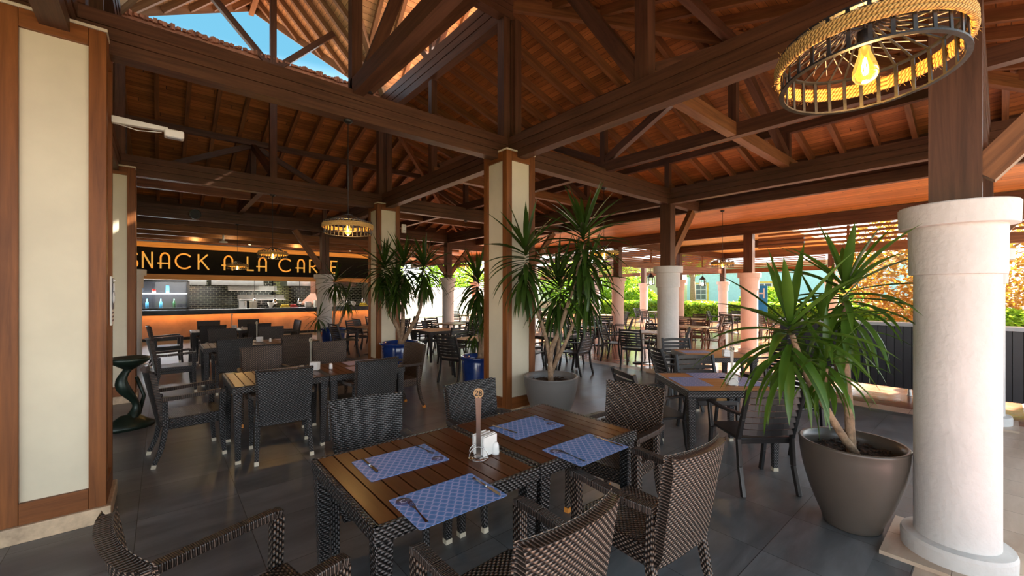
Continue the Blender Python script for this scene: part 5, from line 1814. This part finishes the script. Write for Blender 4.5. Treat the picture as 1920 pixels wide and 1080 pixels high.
# green cast stand between the square columns
t = thing('cast_iron_stand', 'dark green cast iron stand with curved legs between two square columns', 'stand', (-0.30, 6.75, 0), R_(20))
def scurve(z0, z1, x0, amp, n=14): return [(x0 + amp * sin(2 * pi * k / n), 0, z0 + (z1 - z0) * k / n) for k in range(n + 1)]
b = MB(); b.tube(scurve(0.08, 0.72, 0.0, 0.07), [0.07 + 0.02 * cos(k * 0.7) for k in range(15)], 12, flat=0.7); b.build('curved_stem', 'cast_green', t)
b = MB(); b.lathe([(0, 0), (0.24, 0), (0.25, 0.04), (0.17, 0.09), (0.08, 0.16), (0, 0.17)], 24, sy=0.7); b.build('foot', 'cast_green', t)
b = MB(); b.lathe([(0.04, 0.70), (0.10, 0.74), (0.19, 0.80), (0.20, 0.84), (0.17, 0.85), (0.08, 0.80), (0, 0.79)], 24); b.build('bowl', 'cast_green', t)
b = MB(); b.tube([(0.1, 0.05, 0.12), (0.16, 0.05, 0.35), (0.08, 0.03, 0.6)], [0.03, 0.02, 0.02], 8); b.build('side_scroll', 'cast_green', t)

# accessible sign on the column's inner face
t = thing('accessible_sign', 'navy accessible pictogram sign fixed on the side of framed column', 'sign', (-0.285, 4.30, 1.50), 0)
b = MB(); b.box((0, 0, 0.06), (0.010, 0.17, 0.36)); b.build('white_plate', 'white_plastic', t)
b = MB(); b.box((0.006, 0, 0.115), (0.004, 0.152, 0.235)); b.build('navy_field', 'sign_navy', t)
b = MB()
pts = [(0.010, -0.01 + 0.042 * cos(R_(a)), 0.085 + 0.042 * sin(R_(a))) for a in range(100, 400, 20)]
b.tube(pts, 0.005, 6); b.tube([(0.010, -0.01, 0.19), (0.010, -0.008, 0.12), (0.010, 0.035, 0.115), (0.010, 0.05, 0.06)], 0.006, 6); b.lathe([(0, -0.012), (0.012, 0), (0, 0.012)], 12, c=(0.010, -0.01, 0.212))
b.build('pictogram', 'white_ceramic', t)
b = MB()
for k in range(3): b.box((0.006, 0, -0.03 - k * 0.028), (0.002, 0.12 if k else 0.135, 0.012))
b.build('text_lines', 'sign_navy', t)

# small fixtures under the roof
t = thing('bracket_device', 'white wall bracket carrying a small box device high on column', 'bracket', (-0.30, 4.50, 2.96), R_(0))
b = MB(); b.bar((0, 0, 0.02), (0.34, 0, 0.02), 0.05, 0.055, h1=0.03); b.build('arm', 'white_plastic', t, 0.004)
b = MB(); b.box((0.38, 0, -0.01), (0.13, 0.09, 0.065)); b.build('device_body', 'white_plastic', t, 0.012)
b = MB(); b.box((0.38, -0.02, -0.045), (0.09, 0.05, 0.01)); b.build('sensor_window', 'grey_top', t)
b = MB(); b.tube([(0.02, 0, -0.005), (0.15, 0, -0.03), (0.30, 0, -0.01)], 0.004, 5); b.build('cable', 'white_plastic', t)
t = thing('round_speaker', 'round black speaker fixed to the beam over the sign', 'speaker', (0.62, 12.70, 3.53), 0)
b = MB(); b.lathe([(0.0, 0.0), (0.10, 0.0), (0.12, 0.03), (0.12, 0.07)], 24); o = b.build('housing', 'steel_dull', t); o.rotation_euler = (pi / 2, 0, 0)
b = MB(); b.lathe([(0.0, 0.072), (0.095, 0.074)], 24); o = b.build('grille', 'cable_black', t); o.rotation_euler = (pi / 2, 0, 0)
t = thing('smoke_detector', 'white detector on a short drop rod above the sign', 'detector', (1.32, 14.1, 3.02), 0)
b = MB(); b.lathe([(0, 0), (0.10, 0.01), (0.10, 0.04), (0.03, 0.06)], 20); b.build('head', 'white_plastic', t)
b = MB(); b.tube([(0, 0, 0.05), (0, 0, 0.24)], 0.025, 10); b.build('drop_rod', 'white_plastic', t)
t = thing('emergency_light', 'small white box light beside the second square column', 'light', (4.03, 8.42, 3.02), 0)
b = MB(); b.box((0, 0, 0), (0.10, 0.05, 0.19)); b.build('case', 'white_plastic', t, 0.012)
b = MB()
for z in (-0.04, 0.04): b.lathe([(0, 0), (0.025, 0)], 14, c=(0, -0.026, z))
o = b.build('lenses', 'grey_panel', t)

# ------------------------------------------------------------------ garden and houses
def bush(name, label, x0, x1, y0, y1, h, n, mat, seed, size=0.11, group=None, cat='hedge', round_=False):
    rg = random.Random(seed)
    b = MB()
    for k in range(n):
        if round_:
            a_, q_ = rg.uniform(0, 2 * pi), rg.uniform(-0.2, 1)
            rr = math.sqrt(max(0, 1 - q_ * q_)) * rg.uniform(0.8, 1.05)
            p = V(((x0 + x1) / 2 + (x1 - x0) / 2 * rr * cos(a_), (y0 + y1) / 2 + (y1 - y0) / 2 * rr * sin(a_), h * (0.45 + 0.55 * q_)))
        else:
            f = rg.random()
            if f < 0.55: p = V((x0 + rg.uniform(-0.1, 0.15), rg.uniform(y0, y1), rg.uniform(0, h)))
            elif f < 0.8: p = V((rg.uniform(x0, x1), rg.uniform(y0, y1), h + rg.uniform(-0.12, 0.1)))
            else: p = V((rg.uniform(x0, x1), rg.choice((y0, y1)), rg.uniform(0, h)))
        a1, a2 = rg.uniform(0, 2 * pi), rg.uniform(-0.9, 0.9)
        u = V((cos(a1) * cos(a2), sin(a1) * cos(a2), sin(a2))) * size * rg.uniform(0.6, 1.3)
        w = u.cross(V((rg.random() - .5, rg.random() - .5, rg.random() + .2))).normalized() * size * 0.45
        b.quad(p - u, p - w, p + u, p + w, mi=0)
    # solid core in darker green, shade between the leaves put into its colour
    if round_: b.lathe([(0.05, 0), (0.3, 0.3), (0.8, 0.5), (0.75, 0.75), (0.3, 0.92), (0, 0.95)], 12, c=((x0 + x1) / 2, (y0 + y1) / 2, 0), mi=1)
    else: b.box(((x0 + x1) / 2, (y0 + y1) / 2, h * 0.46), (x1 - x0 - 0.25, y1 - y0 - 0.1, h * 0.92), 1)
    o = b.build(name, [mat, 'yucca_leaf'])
    if round_: pass
    o.location = (0, 0, -0.06)
    return tag(o, label, cat, group)


bush('hedge', 'long clipped light green hedge before the houses, near half', 25.2, 26.2, 2.0, 13.0, 1.05, 9000, 'hedge_leaf', 1)
bush('hedge', 'long clipped light green hedge before the yellow house, far half', 25.2, 26.2, 13.0, 24.0, 1.05, 7000, 'hedge_leaf', 2)
for k, (x, y, r, h) in enumerate(((27.2, 9.0, 1.4, 2.0), (27.6, 5.2, 1.2, 1.9), (27.4, 17.5, 1.3, 2.1))):
    bush('shrub', ('bright round shrub rising over the hedge by the blue house', 'bright shrub behind the hedge beyond the pinkish column', 'bright shrub over the hedge by the yellow house')[k], x - r, x + r, y - r, y + r, h, 2600, 'hedge_leaf', 10 + k, 0.14, cat='shrub', round_=True)


def tree(label, x, y, h, r, n, mat, seed, size=0.16, trunk=0.16, cy=0.66):
    rg = random.Random(seed)
    t = thing('garden_tree', label, 'tree', (x, y, -0.06), 0, None)
    b = MB(); b.tube([(0, 0, 0), (0.05, 0.03, h * 0.35), (-0.03, 0.02, h * 0.7)], [trunk, trunk * 0.75, trunk * 0.4], 12)
    for k in range(7):
        a_ = k * 0.9; b.tube([(0, 0, h * (0.3 + 0.04 * k)), (r * 0.4 * cos(a_), r * 0.4 * sin(a_), h * 0.6), (r * 0.75 * cos(a_), r * 0.75 * sin(a_), h * 0.78)], [0.05, 0.035, 0.015], 6)
    b.build('trunk', 'bark', t)
    b = MB()
    for k in range(n):
        a_, q_ = rg.uniform(0, 2 * pi), rg.uniform(-1, 1)
        rr = math.sqrt(1 - q_ * q_) * rg.random() ** 0.4
        p = V((r * rr * cos(a_), r * rr * sin(a_), h * cy + h * (1 - cy) * q_ * rg.random() ** 0.3))
        p += V((noise.noise(p * 0.9), noise.noise(p * 0.9 + V((5, 5, 5))), noise.noise(p * 0.7))) * 0.5
        a1, a2 = rg.uniform(0, 2 * pi), rg.uniform(-0.9, 0.9)
        u = V((cos(a1) * cos(a2), sin(a1) * cos(a2), sin(a2))) * size * rg.uniform(0.6, 1.3)
        w = u.cross(V((rg.random() - .5, rg.random() - .5, rg.random() + .2))).normalized() * size * 0.4
        b.quad(p - u, p - w, p + u, p + w)
    b.build('leaf_crown', mat, t)
    return t


tree('autumn coloured tree with orange foliage behind the bar front', 17.5, 1.0, 4.6, 2.7, 9000, 'autumn_leaf', 5, 0.11, cy=0.52)
tree('green tree behind orange one, seen past close round column', 22.5, -3.5, 4.5, 2.4, 5000, 'hedge_leaf', 6, 0.14, cy=0.5)
bush('shrub', 'low bright green shrub behind the end of the dark bar', 14.2, 15.8, -1.0, 0.9, 1.25, 2500, 'hedge_leaf', 31, 0.12, cat='shrub', round_=True)
tree('slender pale-trunked tree before the blue house', 28.5, 14.0, 6.4, 1.5, 3000, 'hedge_leaf', 7, 0.15, trunk=0.22, cy=0.72)
for k, (x, y) in enumerate(((29.3, 21.0), (29.6, 27.5))):
    tree(('broad green tree beside the yellow house', 'broad green tree at the far end of the hedge')[k], x, y, 5.0, 2.4, 4000, 'hedge_leaf', 8 + k, 0.17, cy=0.55)
tree('leafy green tree seen between the blue pots at the hall end', 11.0, 29.2, 5.0, 3.0, 6000, 'hedge_leaf', 17, 0.17, cy=0.5)
tree('leafy tree with bright crown seen past the crossed braces', 18.5, 29.4, 5.0, 3.0, 6000, 'hedge_leaf', 18, 0.17, cy=0.5)


def house(label, x, y0, y1, h, mat, wins, frame):
    t = thing('house', label, 'house', (x, (y0 + y1) / 2, -0.06))
    L = y1 - y0
    b = MB(); b.box((3, 0, h / 2), (6, L, h)); b.build('walls', mat, t)
    b = MB(); b.box((2.9, 0, h + 0.15), (6.6, L + 0.6, 0.3)); b.build('roof_edge', 'orange_roof', t)
    b = MB(); b.box((-0.05, 0, 0.35), (0.12, L, 0.7)); b.build('plinth_band', 'orange_roof', t)
    for (yy, z, w, hh) in wins:
        b = MB(); b.box((-0.04, yy, z), (0.10, w + 0.24, hh + 0.24)); f = b.build('window_surround', frame, t)
        b = MB(); b.box((-0.10, yy, z), (0.05, w, hh)); b.build('pane', 'window_dark', f)
        b = MB()
        for q in (-1, 0, 1): b.box((-0.13, yy + q * w / 2 * 0.96, z), (0.03, 0.06, hh))
        for q in (-1, -0.33, 0.33, 1): b.box((-0.13, yy, z + q * hh / 2 * 0.96), (0.03, w, 0.05))
        b.build('glazing_bars', 'white_frame', f)
    return t


house('pale blue house with yellow-framed windows behind the hedge', 34, 1.5, 17.2, 3.6, 'blue_wall', [(1.9, 1.75, 1.0, 1.3), (6.6, 1.75, 0.9, 1.3), (-3.5, 1.75, 1.0, 1.3)], 'yellow_frame')
house('pale yellow house with white windows behind the hedge', 33, 18.0, 36, 4.2, 'yellow_wall', [(-5.5, 1.75, 1.1, 1.5), (-1.5, 1.75, 1.0, 1.5), (3, 1.75, 1.1, 1.5)], 'white_frame')
house('pale house wall glimpsed beyond the terrace end', 40, -16, -4, 4.0, 'yellow_wall', [(0, 1.8, 1.0, 1.3)], 'white_frame')
t = thing('garden_sign', 'blue and white upright sign by the orange tree', 'sign', (16.4, 5.55, 0.0), R_(8))
b = MB(); b.box((0, 0, 1.4), (0.06, 0.38, 0.95)); b.build('board', 'blue_sign', t)
b = MB()
for dy in (-0.09, 0.09): b.box((-0.035, dy, 1.6), (0.02, 0.05, 0.36))
b.box((-0.035, 0, 1.6), (0.02, 0.16, 0.05)); b.build('lettering', 'white_ceramic', t)
b = MB(); b.box((0, 0, 0.4), (0.08, 0.08, 0.8)); b.build('post', 'steel_dull', t)
t = thing('garden_wall', 'low white garden wall behind the tables at the hall end', 'wall', (10.5, 25.2, 0))
b = MB(); b.box((0, 0, 1.0), (22, 0.25, 2.0)); b.build('wall_body', 'plaster', t)
